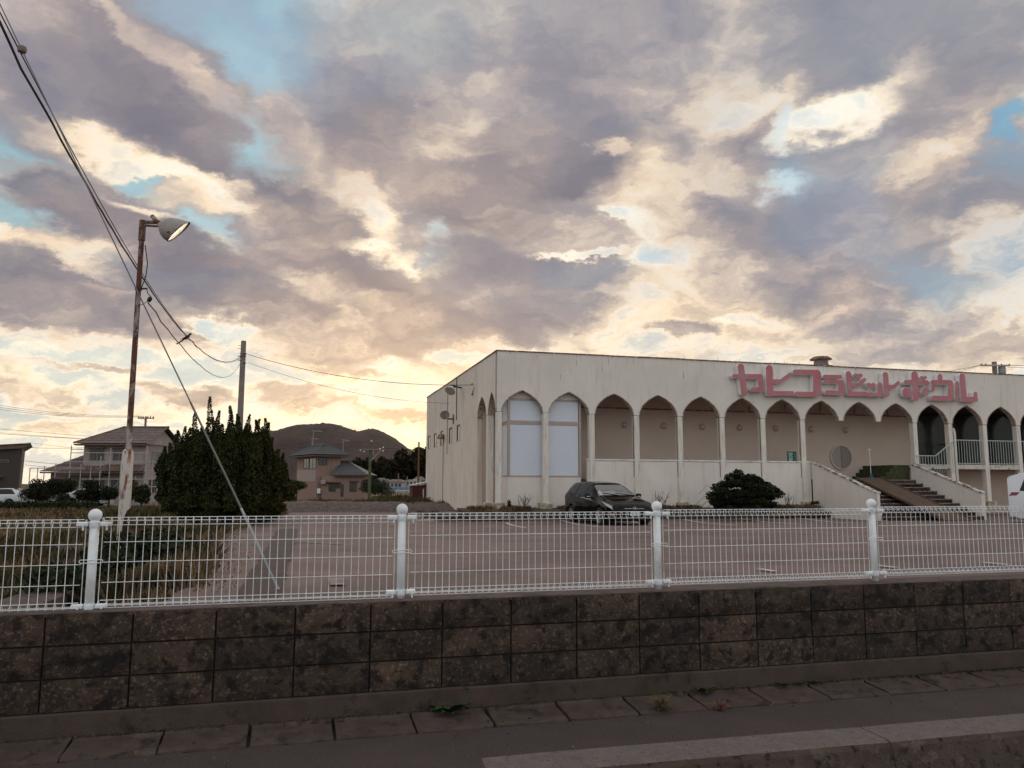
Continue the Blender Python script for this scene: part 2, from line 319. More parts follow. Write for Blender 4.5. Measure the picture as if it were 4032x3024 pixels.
def leaf_mat(name, col, col2, isl=.35):
    m = mat(name, col, rough=.75, var=.35, vs=1.5, col2=col2, thr=.52, s2=2.2, bump=0, island=isl, spec=.2)
    P = m.node_tree.nodes['Principled BSDF']; P.inputs['Subsurface Weight'].default_value = 0
    return m

# colours are the things' own daylight colours, except where noted as painted-in light
white_paint = mat('white_paint', (.82, .86, .89), .45, var=.06, vs=5, col2=(.62, .58, .53), thr=.60, s2=7, soft=.1, bump=.05, third=(.26, .13, .07), s3=22, thr3=.71)
plaster = mat('plaster', (.76, .705, .65), .9, var=.07, vs=.7, col2=(.55, .47, .40), thr=.70, s2=1.3, soft=.16, stretch=(3, 3, .35), bump=.3, bs=18, third=(.26, .19, .14), s3=2.6, thr3=.735, st3=(6, 6, .35), zg=(5.4, 7.1, .10))
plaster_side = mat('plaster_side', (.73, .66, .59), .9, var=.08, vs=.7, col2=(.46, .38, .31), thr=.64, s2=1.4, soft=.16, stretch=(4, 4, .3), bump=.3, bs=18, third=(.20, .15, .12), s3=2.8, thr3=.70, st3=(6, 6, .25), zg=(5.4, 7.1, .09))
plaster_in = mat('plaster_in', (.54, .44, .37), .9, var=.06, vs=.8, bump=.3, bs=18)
pillar_m = mat('pillar_paint', (.76, .71, .65), .85, var=.06, vs=2, col2=(.48, .40, .33), thr=.6, s2=3, soft=.1, stretch=(4, 4, .4), bump=.2, third=(.25, .18, .12), s3=6, thr3=.70, st3=(6, 6, .4))
footing_m = mat('footing', (.62, .54, .42), .9, var=.2, vs=6, col2=(.25, .19, .13), thr=.5, s2=4, soft=.1, bump=.5)
rust_m = mat('rust', (.16, .07, .04), .9, var=.4, vs=14, col2=(.55, .47, .40), thr=.56, s2=7, soft=.04, bump=.4, bs=50)
peel_m = mat('peeling_paint', (.62, .60, .58), .85, var=.1, vs=8, col2=(.13, .09, .07), thr=.52, s2=6, soft=.03, bump=.5, bs=40)
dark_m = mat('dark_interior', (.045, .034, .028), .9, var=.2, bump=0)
glass_m = mat('window_glass', (.05, .055, .06), .12, var=.2, bump=0, spec=.8)
panel_m = mat('panel_white', (.66, .71, .80), .35, var=.03, vs=1, bump=0)
frame_m = mat('frame_metal', (.42, .34, .30), .45, metal=.3, var=.1, bump=.05)
pink_m = mat('sign_pink', (.50, .165, .185), .6, var=.12, vs=1.5, col2=(.50, .25, .27), thr=.56, s2=1.4, soft=.12, bump=.05)
sign_side = mat('sign_side', (.76, .76, .78), .6, var=.1, bump=.05, col2=(.40, .30, .25), thr=.68, s2=5, soft=.06)
asphalt_lot = mat('asphalt_lot', (.20, .138, .126), .92, var=.22, vs=.8, col2=(.125, .088, .080), thr=.55, s2=.35, soft=.1, bump=.5, bs=90, third=(.23, .18, .165), s3=26, thr3=.68)
asphalt_dark = mat('asphalt_patch', (.075, .05, .047), .95, var=.2, vs=1, bump=.5, bs=90, third=(.13, .09, .085), s3=26, thr3=.66)
asphalt_path = mat('asphalt_path', (.078, .057, .053), .9, var=.25, vs=2, col2=(.135, .10, .095), thr=.56, s2=90, soft=.06, bump=1, bs=120, third=(.21, .165, .155), s3=70, thr3=.63)
lane_paint = mat('lane_paint', (.62, .58, .56), .8, var=.12, col2=(.20, .15, .14), thr=.62, s2=9, soft=.05, bump=.2)
lane_faint = mat('lane_paint_worn', (.32, .26, .24), .9, var=.2, col2=(.165, .122, .118), thr=.48, s2=8, soft=.06, bump=.2)
block_m = []
for i, (c, c2, c3) in enumerate((((.055, .036, .026), (.18, .12, .088), (.012, .008, .007)), ((.066, .043, .031), (.23, .155, .113), (.016, .011, .009)), ((.046, .031, .024), (.15, .10, .078), (.010, .008, .007)), ((.080, .052, .038), (.26, .172, .13), (.018, .013, .011)))):
    block_m.append(mat('split_block', c, .95, var=.6, vs=5, col2=c2, thr=.60, s2=34, soft=.07, bump=1.0, bs=60, third=c3, s3=11, thr3=.555))
mortar_m = mat('mortar', (.022, .015, .012), .95, bump=.2)
footing_wall = mat('footing_strip', (.068, .047, .037), .95, var=.3, vs=5, col2=(.075, .054, .046), thr=.56, s2=3, soft=.1, bump=.5, bs=70, third=(.02, .016, .014), s3=5, thr3=.62)
gutter_m = mat('gutter_concrete', (.080, .054, .045), .95, var=.35, vs=6, col2=(.11, .075, .065), thr=.57, s2=5, soft=.08, bump=.7, bs=80, third=(.03, .022, .018), s3=7, thr3=.60)
kerb_top = mat('kerb_concrete', (.165, .132, .126), .95, var=.2, vs=12, col2=(.24, .19, .185), thr=.60, s2=45, soft=.05, bump=.8, bs=90, third=(.06, .043, .04), s3=30, thr3=.62)
kerb_face = mat('kerb_concrete_dark', (.085, .058, .046), .95, var=.3, vs=8, col2=(.14, .10, .08), thr=.58, s2=14, soft=.05, bump=.8, bs=70, third=(.02, .015, .012), s3=18, thr3=.60)  # darker, patchier concrete for the kerb's front faces
coping_m = mat('wall_top_concrete', (.125, .088, .080), .95, var=.25, vs=4, bump=.6, bs=80, col2=(.07, .05, .045), thr=.56, s2=6, soft=.06)
soil_m = mat('soil', (.055, .036, .024), 1, var=.4, vs=3, col2=(.10, .072, .036), thr=.5, s2=2, bump=.8, bs=20)
field_m = mat('field_ground', (.085, .058, .028), 1, var=.4, vs=1.2, col2=(.035, .040, .014), thr=.5, s2=.5, soft=.12, bump=.8, bs=12, third=(.16, .10, .05), s3=2.5, thr3=.60)
gravel_m = mat('gravel', (.14, .105, .10), 1, var=.35, vs=8, bump=1, bs=14, col2=(.07, .05, .045), thr=.55, s2=4)
stone_m = mat('rubble', (.13, .095, .08), .95, var=.3, vs=4, bump=.8, bs=20, col2=(.06, .045, .03), thr=.55, s2=3)

# ------------------------------------------------------------ ground, lot, pavement
PHI = .2694; EX, EY = cos(PHI), sin(PHI); W0 = (0, 5.85)
def fr(t, s, z=0): return Vector((W0[0]+t*EX-s*EY, W0[1]+t*EY+s*EX, z))
def to_ts(x, y): dx, dy = x-W0[0], y-W0[1]; return dx*EX+dy*EY, -dx*EY+dy*EX
EDGE_S = [-5, .5, 1, 2.2, 5.1, 9.4, 19.4, 28, 36, 60]; EDGE_T = [-2.6, -2.5, -2.37, -2.32, -2.47, -2.89, -3.31, -2.19, -1.5, -1]
def t_edge(s): return float(np.interp(s, EDGE_S, EDGE_T))
def lot_z(s): return .785-.029*min(max(s-.2, 0), 21)
def gh(x, y):
    t, s = to_ts(x, y)
    if s < .95: return -.06
    h = lot_z(s)
    d = t-t_edge(s)
    k = min(1, max(0, (d+2.2)/2.0)); k = k*k*(3-2*k)
    k2 = 1 if t > 4 else min(1, max(0, (46-s)/9)); 
    if t > 4: k2 = min(1, max(0, (60-s)/10))
    f = -.36 - min(1.6, max(0, s-70)*.01)
    n = (noise.noise(Vector((x*.25, y*.25, 0)))*.12+noise.noise(Vector((x*.9, y*.9, 3)))*.05)
    kk = k*k2
    return f*(1-kk)+h*kk + n*(1-kk) - .05*kk
def ground():
    xs = sorted(set([round(v, 3) for v in list(np.arange(-22, 30, .5))+list(np.arange(-60, -22, 2))+list(np.arange(30, 80, 4))+[-3000, -1500, -800, -400, -250, -160, -110, -85, 100, 150, 250, 400, 800, 1500, 3000]]))
    ys = sorted(set([round(v, 3) for v in [-3000, -1000, -300, -100, -40, -15, -5, 0]+list(np.arange(2, 52, .5))+list(np.arange(52, 120, 3))+[130, 150, 180, 230, 300, 400, 600, 900, 1500, 3000]]))
    vs = []
    for y in ys:
        for x in xs: vs.append((x, y, gh(x, y)))
    nx = len(xs)
    m = MB(); m.v = vs; m.f = [(j*nx+i, j*nx+i+1, (j+1)*nx+i+1, (j+1)*nx+i) for j in range(len(ys)-1) for i in range(nx-1)]
    return m.build('ground', field_m, smooth=True, kind='structure')
ground()
def ts_sheet(name, mt, svals, tl, tr, nt, zf, jitter=0, kind='structure', lab=None):
    m = MB(); vs = []
    for s in svals:
        a, b = tl(s), tr(s)
        if jitter: a += noise.noise(Vector((s*1.1, 5, 0)))*jitter; b += noise.noise(Vector((s*1.1, 9, 0)))*jitter
        for i in range(nt+1):
            t = a+(b-a)*(i/nt)
            vs.append(fr(t, s, zf(t, s)))
    n = nt+1
    m.v = vs; m.f = [(j*n+i, j*n+i+1, (j+1)*n+i+1, (j+1)*n+i) for j in range(len(svals)-1) for i in range(nt)]
    return m.build(name, mt, kind=kind)
SV = [.17]+[.3+.4*i for i in range(int(36/.4))]
ts_sheet('parking_lot', asphalt_lot, SV, t_edge, lambda s: 60, 40, lambda t, s: lot_z(s)+.004*noise.noise(Vector((t*.6, s*.6, 0))), .25)
ts_sheet('asphalt_patch', asphalt_dark, [.3+.5*i for i in range(40)], lambda s: -1.92, lambda s: -1.62+.015*s, 2, lambda t, s: lot_z(s)+.012, .06)
m = MB(); vs = []
for i in range(13):
    q = .5+.3*i; e = .05*noise.noise(Vector((q*2, 1, 0)))
    for t, dz in ((-3.66, -.5), (-3.62, .01), (-3.24+e, .012), (-3.20+e, -.5)): vs.append(fr(t-.03*q, q, lot_z(q)-.03-.01*q+dz))
m.v = vs; m.f = [(i*4+j, i*4+j+1, (i+1)*4+j+1, (i+1)*4+j) for i in range(12) for j in range(3)]+[(0, 1, 2, 3), (48, 51, 50, 49)]
m.build('concrete_edging', coping_m, kind='structure')
def mark(t0, s0, t1, s1, w=.10, mt=None):
    d = Vector((t1-t0, s1-s0)).normalized(); nx, ny = -d.y*w/2, d.x*w/2
    m = MB(); k = 8; vs = []
    for i in range(k+1):
        t = t0+(t1-t0)*i/k; s = s0+(s1-s0)*i/k
        for q in (1, -1): vs.append(fr(t+nx*q, s+ny*q, lot_z(s+ny*q)+.016))
    m.v = vs; m.f = [(2*i, 2*i+1, 2*i+3, 2*i+2) for i in range(k)]
    m.build('parking_line', mt or lane_paint, kind='structure')
MARKS = []
for a in ((6.11, 22.9, 5.34, 17.8), (8.74, 24.2, 7.68, 17.66), (11.15, 22.9, 10.08, 17.69), (13.97, 24.12, 12.44, 17.63), (16.75, 24.41, 15.31, 18.53), (19.67, 24.84, 17.85, 18.64), (22.4, 24.9, 20.7, 18.9)): mark(*a, w=.13)
for a in ((3.02, 1.55, 3.0, 1.25), (4.45, 1.6, 4.42, 1.25), (5.82, 1.55, 5.8, 1.2), (7.22, 1.55, 7.2, 1.2)): mark(*a, w=.07)
for a in ((-2.9, 17.1, -1.96, 16.69), (-2.7, 11.6, -1.95, 10.89), (-1.46, 10.16, -.66, 8.79), (-1.21, 15.2, -.53, 14.04), (.61, 19.42, 1.89, 21.77), (1.57, 20.4, 2.47, 19.51), (-.18, 25.16, .63, 24.09), (-1.14, 1.93, -1.16, 1.2), (1.12, 24.42, 1.42, 23.66)): mark(*a, w=.12, mt=lane_faint)

def flat_sheet(name, mt, t0, t1, s0, s1, z, z1=None):
    m = MB(); z1 = z if z1 is None else z1
    m.quad(fr(t0, s0, z), fr(t1, s0, z), fr(t1, s1, z1), fr(t0, s1, z1)); return m.build(name, mt, kind='structure')
flat_sheet('sidewalk', asphalt_path, -30, 40, -1.95, .05, 0)
flat_sheet('road', asphalt_path, -80, 90, -12, -1.95, -.004)

# planting bed along the building front, a step above the lot
BX, BY, BR = -.567, 32.425, .2607
def bl(u, v, z=0): return Vector((BX+u*cos(BR)-v*sin(BR), BY+u*sin(BR)+v*cos(BR), z))
m = MB(); n = 46; vs = []
for i in range(n+1):
    u = -1.6+16.2*i/n
    f = -.98+.06*noise.noise(Vector((u*1.3, 0, 0)))
    for v, z in ((f, .1), (f+.02, .50+.05*noise.noise(Vector((u, 2, 0)))), (f+.14, .53+.04*noise.noise(Vector((u, 2, 5)))), (-.4, .60+.05*noise.noise(Vector((u*2, 4, 0)))), (.5, .64)): vs.append(bl(u, v, z))
m.v = vs; m.f = [(i*5+j, i*5+j+1, (i+1)*5+j+1, (i+1)*5+j) for i in range(n) for j in range(4)]
m.f += [tuple(range(5)), tuple(n*5+j for j in range(5))]
m.build('planting_bed', soil_m, kind='structure')

# ------------------------------------------------------------ retaining wall of split-face blocks
wall = empty('retaining_wall', 'low dark retaining wall of mossy split-face concrete blocks under the white mesh fence', 'wall', fr(0, 0), PHI)
rb = random.Random(3)
def block_mesh(seed):
    r = random.Random(seed); nx, nz = 6, 3; vs = []; 
    for j in range(nz+1):
        for i in range(nx+1):
            edge = i in (0, nx) or j in (0, nz)
            y = (.0 if edge else -.012+r.uniform(-.007, .007))
            vs.append((i/nx*.488, y, j/nz*.188))
    fs = [(j*(nx+1)+i, j*(nx+1)+i+1, (j+1)*(nx+1)+i+1, (j+1)*(nx+1)+i) for j in range(nz) for i in range(nx)]
    o = len(vs); vs += [(0, .15, 0), (.488, .15, 0), (.488, .15, .188), (0, .15, .188)]
    c = [0, nx, (nx+1)*(nz+1)-1, (nx+1)*nz]
    fs += [tuple(reversed(range(0, nx+1))) + (o, o+1), tuple(range((nx+1)*nz, (nx+1)*(nz+1))) + (o+2, o+3),
           tuple(j*(nx+1) for j in range(nz+1)) + (o+3, o), tuple(reversed([j*(nx+1)+nx for j in range(nz+1)])) + (o+1, o+2)]
    m = MB(); m.v = vs; m.f = fs; return m.mesh('block', block_m[seed % 4])
BM = [block_mesh(i) for i in range(12)]
for row in range(3):
    for k in range(-19, 23):
        if random.Random(k*31+row).random() < 0: continue
        o = link('block', BM[rb.randrange(12)], wall, (k*.5+.004, rb.uniform(-.004, .004), .195+row*.2+.006))
MB().box(-9.5, 11.5, .02, .14, .0, .785).build('mortar', mortar_m, wall)
m = MB(); nn_ = 84; vs = []
for i in range(nn_+1):
    x = -9.5+21*i/nn_; e = .006*noise.noise(Vector((x*3, 0, 0)))
    for y, z in ((-.028+e, 0), (-.024+e, .185+e), (-.012, .194+e), (.03, .195)): vs.append((x, y, z))
m.v = vs; m.f = [(i*4+j, (i+1)*4+j, (i+1)*4+j+1, i*4+j+1) for i in range(nn_) for j in range(3)]
m.build('footing', footing_wall, wall)
m = MB(); vs = []; nn_ = 168
for i in range(nn_+1):
    x = -9.5+21*i/nn_; e = .010*noise.noise(Vector((x*4, 7, 0)))+.005*noise.noise(Vector((x*17, 7, 0)))
    for y, z in ((.006+e, .772), (.014+e, .793+e*.4), (.05, .797+e*.3), (.20, .795), (.34, .787)): vs.append((x, y, z))
m.v = vs; m.f = [(i*5+j, (i+1)*5+j, (i+1)*5+j+1, i*5+j+1) for i in range(nn_) for j in range(4)]
m.build('coping', coping_m, wall)

# gutter blocks at the foot of the wall
gut = tag(bpy.data.objects.new('gutter', None), kind='structure'); COL.objects.link(gut); gut.location = fr(0, 0); gut.rotation_euler = (0, 0, PHI)
gms = []
for q in range(4):
    r = random.Random(q+40); j = lambda a: r.uniform(-a, a)
    m = MB(); L_ = .50
    pr = [(-.34, -.02), (-.335, .012), (-.30, .022), (-.06, .040), (-.045, .055), (-.026, .055), (-.026, -.02)]
    vs = []
    for i in range(7):
        x = L_*i/6
        for y, z in pr: vs.append((x+(j(.012) if i in (0, 6) else 0), y+j(.004), z+j(.003)))
    m.v = vs; p = len(pr); m.f = [(i*p+k, (i+1)*p+k, (i+1)*p+k+1, i*p+k+1) for i in range(6) for k in range(p-1)]+[tuple(range(p)), tuple(reversed([6*p+k for k in range(p)]))]
    gms.append(m.mesh('gutter_block', gutter_m))
for k in range(-14, 18):
    o = link('gutter_block', gms[rb.randrange(4)], gut, (k*.52-.185, rb.uniform(-.006, .006), rb.uniform(-.004, .002)), rb.uniform(-.008, .008))
MB().box(-9, 10, -.33, -.03, -.03, .004).build('gutter_bed', mortar_m, gut)

# raised kerb in the near foreground
kb = tag(bpy.data.objects.new('kerb', None), kind='structure'); COL.objects.link(kb); kb.location = fr(-.57, -1.45); kb.rotation_euler = (0, 0, PHI-.027)
x = 0
for L_ in (2.27, 1.99, 1.99, 1.99):
    m = MB(); pr = [(0, -.1), (0, .188), (-.012, .2), (-.235, .2), (-.262, .19), (-.278, .165), (-.34, -.1)]; vs = []
    for i in range(9):
        xx = x+.004+(L_-.010)*i/8
        dz = -.015 if i in (0, 8) else 0
        for y, z in pr: vs.append((xx+(.06*(y+.1) if i == 0 and x == 0 else 0), y+(.004 if i in (0, 8) else 0), z+(dz*.3 if z > 0 else 0)))
    m.v = vs; p = 7; m.f = [(i*p+k, (i+1)*p+k, (i+1)*p+k+1, i*p+k+1) for i in range(8) for k in range(p-1)]+[tuple(range(p)), tuple(reversed([8*p+k for k in range(p)]))]
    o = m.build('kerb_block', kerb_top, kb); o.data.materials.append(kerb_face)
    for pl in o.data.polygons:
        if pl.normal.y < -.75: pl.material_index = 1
    x += L_

# ------------------------------------------------------------ white mesh fence on the wall
fence = empty('mesh_fence', 'white welded wire mesh fence with ball-topped round posts standing on the block wall', 'fence', fr(-2.785, .115, .78), PHI)
def post_meshes():
    d = {}
    d['post'] = MB().lathe([(.0285, -.02), (.0285, .575)], 20).mesh('post', white_paint, True)
    d['ball_cap'] = MB().lathe([(.026, .57), (.0335, .573), (.0335, .582), (.026, .588)]+[(.0415*sin(a), .625-.0415*cos(a)) for a in np.linspace(.75, pi-.02, 12)], 24).mesh('ball_cap', white_paint, True)
    d['clamp_band'] = MB().lathe([(.0285, 0), (.0325, 0), (.0325, .038), (.0285, .038)], 20, cap=False).box(-.010, .010, -.038, -.030, .010, .029).mesh('clamp_band', white_paint)
    d['bracket'] = MB().bbox(-.034, .034, -.026, .010, .006, .036, .005).lathe([(.012, -.01), (.012, .012)], 10, Matrix.Translation((.008, -.030, .02)) @ Matrix.Rotation(pi/2, 4, 'X')).tube([(.008, -.02, .015), (.008, -.026, -.018)], .006, 6).mesh('bracket', white_paint)
    rg = MB(); pts = []
    for a in np.linspace(0, 2*pi, 21): 
        cx = .058 if cos(a) > 0 else -.058
        pts.append((cx+.011*cos(a), -.034, .332+.010*sin(a)))
    rg.tube(pts, .0028, 6, cap=False)
    d['hook_ring'] = rg.mesh('hook_ring', white_paint)
    return d
PM = post_meshes()
SLO = .0065
for k in range(-2, 6):
    p = link('post', PM['post'], fence, (2*k, 0, SLO*2*k if k > 0 else SLO*2*k-.012))
    for nme in ('ball_cap', 'hook_ring'): link(nme, PM[nme], p)
    for z in (.547, .026):
        link('clamp_band', PM['clamp_band'], p, (0, 0, z))
        for sx in (-1, 1): link('bracket', PM['bracket'], p, (sx*.070, 0, z))
ZT, ZB = .590, .016       # panel top and bottom above the wall
wire = MB()
Lt = [(0, ZT-.045), (-.016, ZT-.030), (-.014, ZT-.006), (.004, ZT), (.024, ZT-.008), (.028, ZT-.028), (.012, ZT-.046)]
Lb = [(.012, ZB+.046), (.028, ZB+.026), (.024, ZB+.006), (.004, ZB), (-.014, ZB+.008), (-.016, ZB+.030), (0, ZB+.046)]
wire.tube([(0, y, z) for y, z in Lb+Lt], .0025, 5)
WM = wire.mesh('vertical_wire', white_paint)
HM = MB().tube([(.062, -.0045, 0), (1.938, -.0045, 0)], .0027, 6).mesh('horizontal_wire', white_paint)
HZ = [(0, .433), (0, .176), (.008, ZT+.001), (-.020, ZT-.018), (-.006, ZT-.047), (.032, ZT-.02), (.008, ZB-.002), (-.020, ZB+.018), (-.006, ZB+.049), (.032, ZB+.018)]
PB = MB().tube([(.062, -.0045, .305), (1.938, -.0045, .305)], .0027, 6).mesh('mesh_panel', white_paint)
for k in range(-2, 5):
    p = link('mesh_panel', PB, fence, (2*k, 0, SLO*(2*k+1)))
    for y, z in HZ: link('horizontal_wire', HM, p, (0, y, z))
    for i in range(39): link('vertical_wire', WM, p, (.0565+.05*i-.0065+.0, 0, 0))

# cracks in the old lot surface and litter along its near edge
crack_m = mat('crack_dark', (.045, .032, .028), 1, bump=0)
rc_ = random.Random(21)
for i in range(16):
    t, s = rc_.uniform(-2.5, 14), rc_.uniform(1, 19); a = rc_.uniform(-.5, .5)+(pi/2 if rc_.random() < .3 else 0); pts = []
    for k in range(rc_.randrange(10, 26)):
        pts.append((t, s)); a += rc_.uniform(-.5, .5); t += cos(a)*.16; s += sin(a)*.16
        if s < .5: s = .5
    m = MB(); vs = []
    for k, (t, s) in enumerate(pts):
        w = .007*(1-k/len(pts))+.003; vs += [fr(t, s-w, lot_z(s-w)+.012), fr(t, s+w, lot_z(s+w)+.012)]
    m.v = vs; m.f = [(2*k, 2*k+1, 2*k+3, 2*k+2) for k in range(len(pts)-1)]; m.build('crack', crack_m, kind='structure')

# ------------------------------------------------------------ the bowling alley with its arcade
SP, ZS, ZA, ZR = 2.054, 4.58, 5.50, 7.10
hall = empty('bowling_alley', 'long cream two-storey hall with a pointed-arch arcade, curved white corner windows and pink lettering', 'building', (BX, BY, 0), BR)
hall['label'] = 'long cream bowling hall with a row of pointed arches and streaked flat-roofed walls'
HW = (SP-.24)/2
def arch_pts(n=12):
    out = []
    for i in range(-n, n+1):
        x = abs(i)/n; x = 1-(1-x)**1.7 if x > 0 else 0
        z = (1-x**1.16)**.475 if x < 1 else 0
        out.append(((1 if i > 0 else -1)*x, z))
    return out
AP = arch_pts()
def arcade(m, bays, axis, c0, width, off, thick, end0, end1):
    """front faces above the arches; bays = list of (centre, halfwidth); P(a, d, z) maps along / depth / height"""
    P = (lambda a, d, z: (a, d, z)) if axis == 'u' else (lambda a, d, z: (d, a, z))
    for d in (off, off+thick):
        x = end0
        for c, h in bays:
            m.add([P(x, d, ZS), P(c-h, d, ZS), P(c-h, d, ZR), P(x, d, ZR)], [(0, 1, 2, 3)])
            pts = [(c+q[0]*h, ZS+q[1]*(ZA-ZS)) for q in AP]
            for (a, z), (b, w) in zip(pts[:-1], pts[1:]):
                m.add([P(a, d, z), P(b, d, w), P(b, d, ZR), P(a, d, ZR)], [(0, 1, 2, 3)])
            x = c+h
        m.add([P(x, d, ZS), P(end1, d, ZS), P(end1, d, ZR), P(x, d, ZR)], [(0, 1, 2, 3)])
    x = end0
    for c, h in bays+[(None, None)]:
        e = c-h if c is not None else end1
        m.add([P(x, off, ZS), P(e, off, ZS), P(e, off+thick, ZS), P(x, off+thick, ZS)], [(0, 1, 2, 3)])
        if c is not None: x = c+h
    m.add([P(end0, off, ZR), P(end1, off, ZR), P(end1, off+thick, ZR), P(end0, off+thick, ZR)], [(0, 1, 2, 3)])
front_bays = [((k+.5)*SP, HW) for k in range(16)]
m = MB(); arcade(m, front_bays, 'u', 0, 0, 0, .26, -.058, 16*SP+.3)
m.build('front_wall', plaster, hall)
side_bays = [(.90, .66), (2.79, .89)]
m = MB(); arcade(m, side_bays, 'v', 0, 0, -.06, .25, .262, 3.7)
m.build('side_arch_wall', plaster, hall)
m = MB().box(-.068, .19, 3.7, 18.75, .3, ZR)
m.build('side_wall', plaster_side, hall)
def trim(c, h, axis, off, thick):
    m = MB(); P = (lambda a, d, z: (a, d, z)) if axis == 'u' else (lambda a, d, z: (d, a, z))
    o = [(c+q[0]*h, ZS+q[1]*(ZA-ZS)) for q in AP]; i_ = [(c+q[0]*(h-.035), ZS+max(0, q[1]*(ZA-ZS)-.035)) for q in AP]
    n = len(o)
    vs = [P(a, d, z) for (a, z) in o for d in (off-.008, off+thick)]+[P(a, d, z) for (a, z) in i_ for d in (off-.008, off+thick)]
    for k in range(n-1):
        m.f += [(2*n+2*k, 2*n+2*k+1, 2*n+2*k+3, 2*n+2*k+2), (2*k, 2*n+2*k, 2*n+2*k+2, 2*k+2), (2*k, 2*k+2, 2*k+3, 2*k+1), (2*k+1, 2*k+3, 2*n+2*k+3, 2*n+2*k+1)]
    m.f += [(0, 1, 2*n+1, 2*n), (2*n-2, 4*n-2, 4*n-1, 2*n-1)]
    m.v = vs; return m
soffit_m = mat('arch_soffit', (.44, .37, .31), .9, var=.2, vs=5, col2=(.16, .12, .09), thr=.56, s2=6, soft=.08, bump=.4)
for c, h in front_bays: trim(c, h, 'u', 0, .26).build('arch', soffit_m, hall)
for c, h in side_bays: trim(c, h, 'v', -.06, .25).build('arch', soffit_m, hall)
def pillar(u, v, w, d, z0, z1):
    m = MB().bbox(u-w/2, u+w/2, v, v+d, z0, z1-.02, .012); return m.build('pillar', pillar_m, hall)
pipe_m = mat('drain_pipe', (.10, .07, .06), .8, var=.3, bump=0)
for k in range(0, 17):
    if k in (8, 9): continue
    w = .215 if k == 0 else .235
    u = .05 if k == 0 else k*SP
    pillar(u, -.006, w, .275, .84, ZS)
    MB().bbox(u-.24, u+.24, -.17, .33, .48, .855, .03).build('pillar_footing', footing_m, hall)
    if 3 <= k <= 7:
        MB().tube([(u-.142, .06, 1.9), (u-.142, .06, 4.56)], .013, 6).build('drain_pipe', pipe_m, hall)
        MB().tube([(u-.145, .05, .9), (u-.145, .05, 1.92)], .026, 8).build('drain_pipe', pillar_m, hall)
pillar(.065, 1.58, .245, .30, .8, ZS); MB().bbox(-.16, .28, 1.48, 1.98, .42, .82, .03).build('pillar_footing', footing_m, hall)
# roof, back, far end, inner walls
MB().box(-.05, 33.1, .262, 18.7, 6.9, 7.02).build('roof', plaster_side, hall)
MB().box(-.0, 33.1, 18.5, 18.748, 0, 6.9).build('rear_wall', plaster_side, hall)
MB().box(33.16, 33.36, .1, 18.75, 0, 7.1).build('end_wall', plaster_side, hall)
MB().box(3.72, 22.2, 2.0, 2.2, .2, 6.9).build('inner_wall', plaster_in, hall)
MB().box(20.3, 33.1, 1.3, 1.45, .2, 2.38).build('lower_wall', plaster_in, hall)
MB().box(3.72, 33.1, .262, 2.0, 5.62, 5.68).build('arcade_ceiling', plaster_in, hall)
MB().box(4.05, 14.76, .32, 1.998, 1.75, 1.84).build('gallery_floor', plaster_in, hall)
MB().tube([(4.0, 1.93, 5.06), (22, 1.93, 5.06)], .028, 6).build('ceiling_pipe', rust_m, hall)
for u in np.arange(5.0, 22, 1.96): MB().tube([(u, 1.93, 5.08), (u, 1.93, 5.6)], .02, 5).build('pipe_hanger', rust_m, hall)
MB().bbox(3.92, 14.745, .06, .24, .45, 2.60, .01).build('parapet', plaster, hall)
MB().bbox(3.90, 14.745, .03, .27, 2.60, 2.675, .015).build('parapet_coping', mat('coping_white', (.72, .70, .69), .7, var=.08, col2=(.35, .30, .26), thr=.62, s2=4, bump=.1), hall)
# corner bay: white panels in metal frames above a low wall
MB().box(.50, 3.70, .31, .42, .4, 1.90).build('bay_wall', plaster, hall)
MB().box(.50, .60, .422, 1.9, .4, 1.90).build('bay_wall', plaster, hall)
MB().box(3.60, 3.70, .422, 1.9, .4, 5.6).build('bay_return', plaster_in, hall)
MB().box(.30, .42, 1.95, 3.69, .4, 5.6).build('niche_wall', plaster_in, hall)
MB().box(.195, .30, 3.60, 3.69, .4, 5.6).build('niche_wall', plaster_in, hall)
for (a, b) in ((.58, 2.06), (2.09, 3.60)):
    for z0, z1 in ((1.97, 4.09), (4.25, 5.10)): MB().box(a, b, .33, .36, z0, z1).build('window_panel', panel_m, hall)
for z0, z1 in ((1.97, 4.09), (4.25, 5.10)): MB().box(.53, .56, .42, 1.88, z0, z1).build('window_panel', panel_m, hall)
MB().box(.49, 3.72, .30, .40, 5.10, 5.17).build('window_frame', frame_m, hall)
MB().box(.49, 3.72, .30, .40, 1.90, 1.97).build('window_frame', frame_m, hall)
MB().box(.585, 3.62, .305, .40, 4.09, 4.25).build('window_frame', frame_m, hall)
MB().box(.49, .585, .29, .41, 1.972, 5.098).build('window_frame', frame_m, hall)
MB().box(3.62, 3.72, .29, .41, 1.972, 5.098).build('window_frame', frame_m, hall)
MB().box(.51, .58, .412, 1.9, 4.09, 4.25).build('window_frame', frame_m, hall)
MB().box(.51, .58, .412, 1.9, 1.90, 1.968).build('window_frame', frame_m, hall)
MB().box(.49, 3.72, .31, 1.9, 5.18, 5.6).build('bay_head', plaster, hall)
MB().box(4.0, 4.3, 1.9, 1.99, 2.95, 3.15).build('meter_box', dark_m, hall)
# rusty roof edging, in lengths
rr = random.Random(5)
u = -.1
while u < 33:
    L_ = rr.uniform(1.6, 2.6); dz = rr.uniform(-.008, .008)
    MB().box(u, min(u+L_-.012, 33.3), -.035+rr.uniform(-.006, .006), .30, 7.102+dz, 7.145+dz).build('roof_edging', rust_m, hall); u += L_
v = .31
while v < 18.7:
    L_ = rr.uniform(1.8, 3); MB().box(-.10, .20, v, min(v+L_-.012, 18.8), 7.102, 7.142+rr.uniform(-.008, .008)).build('roof_edging', rust_m, hall); v += L_
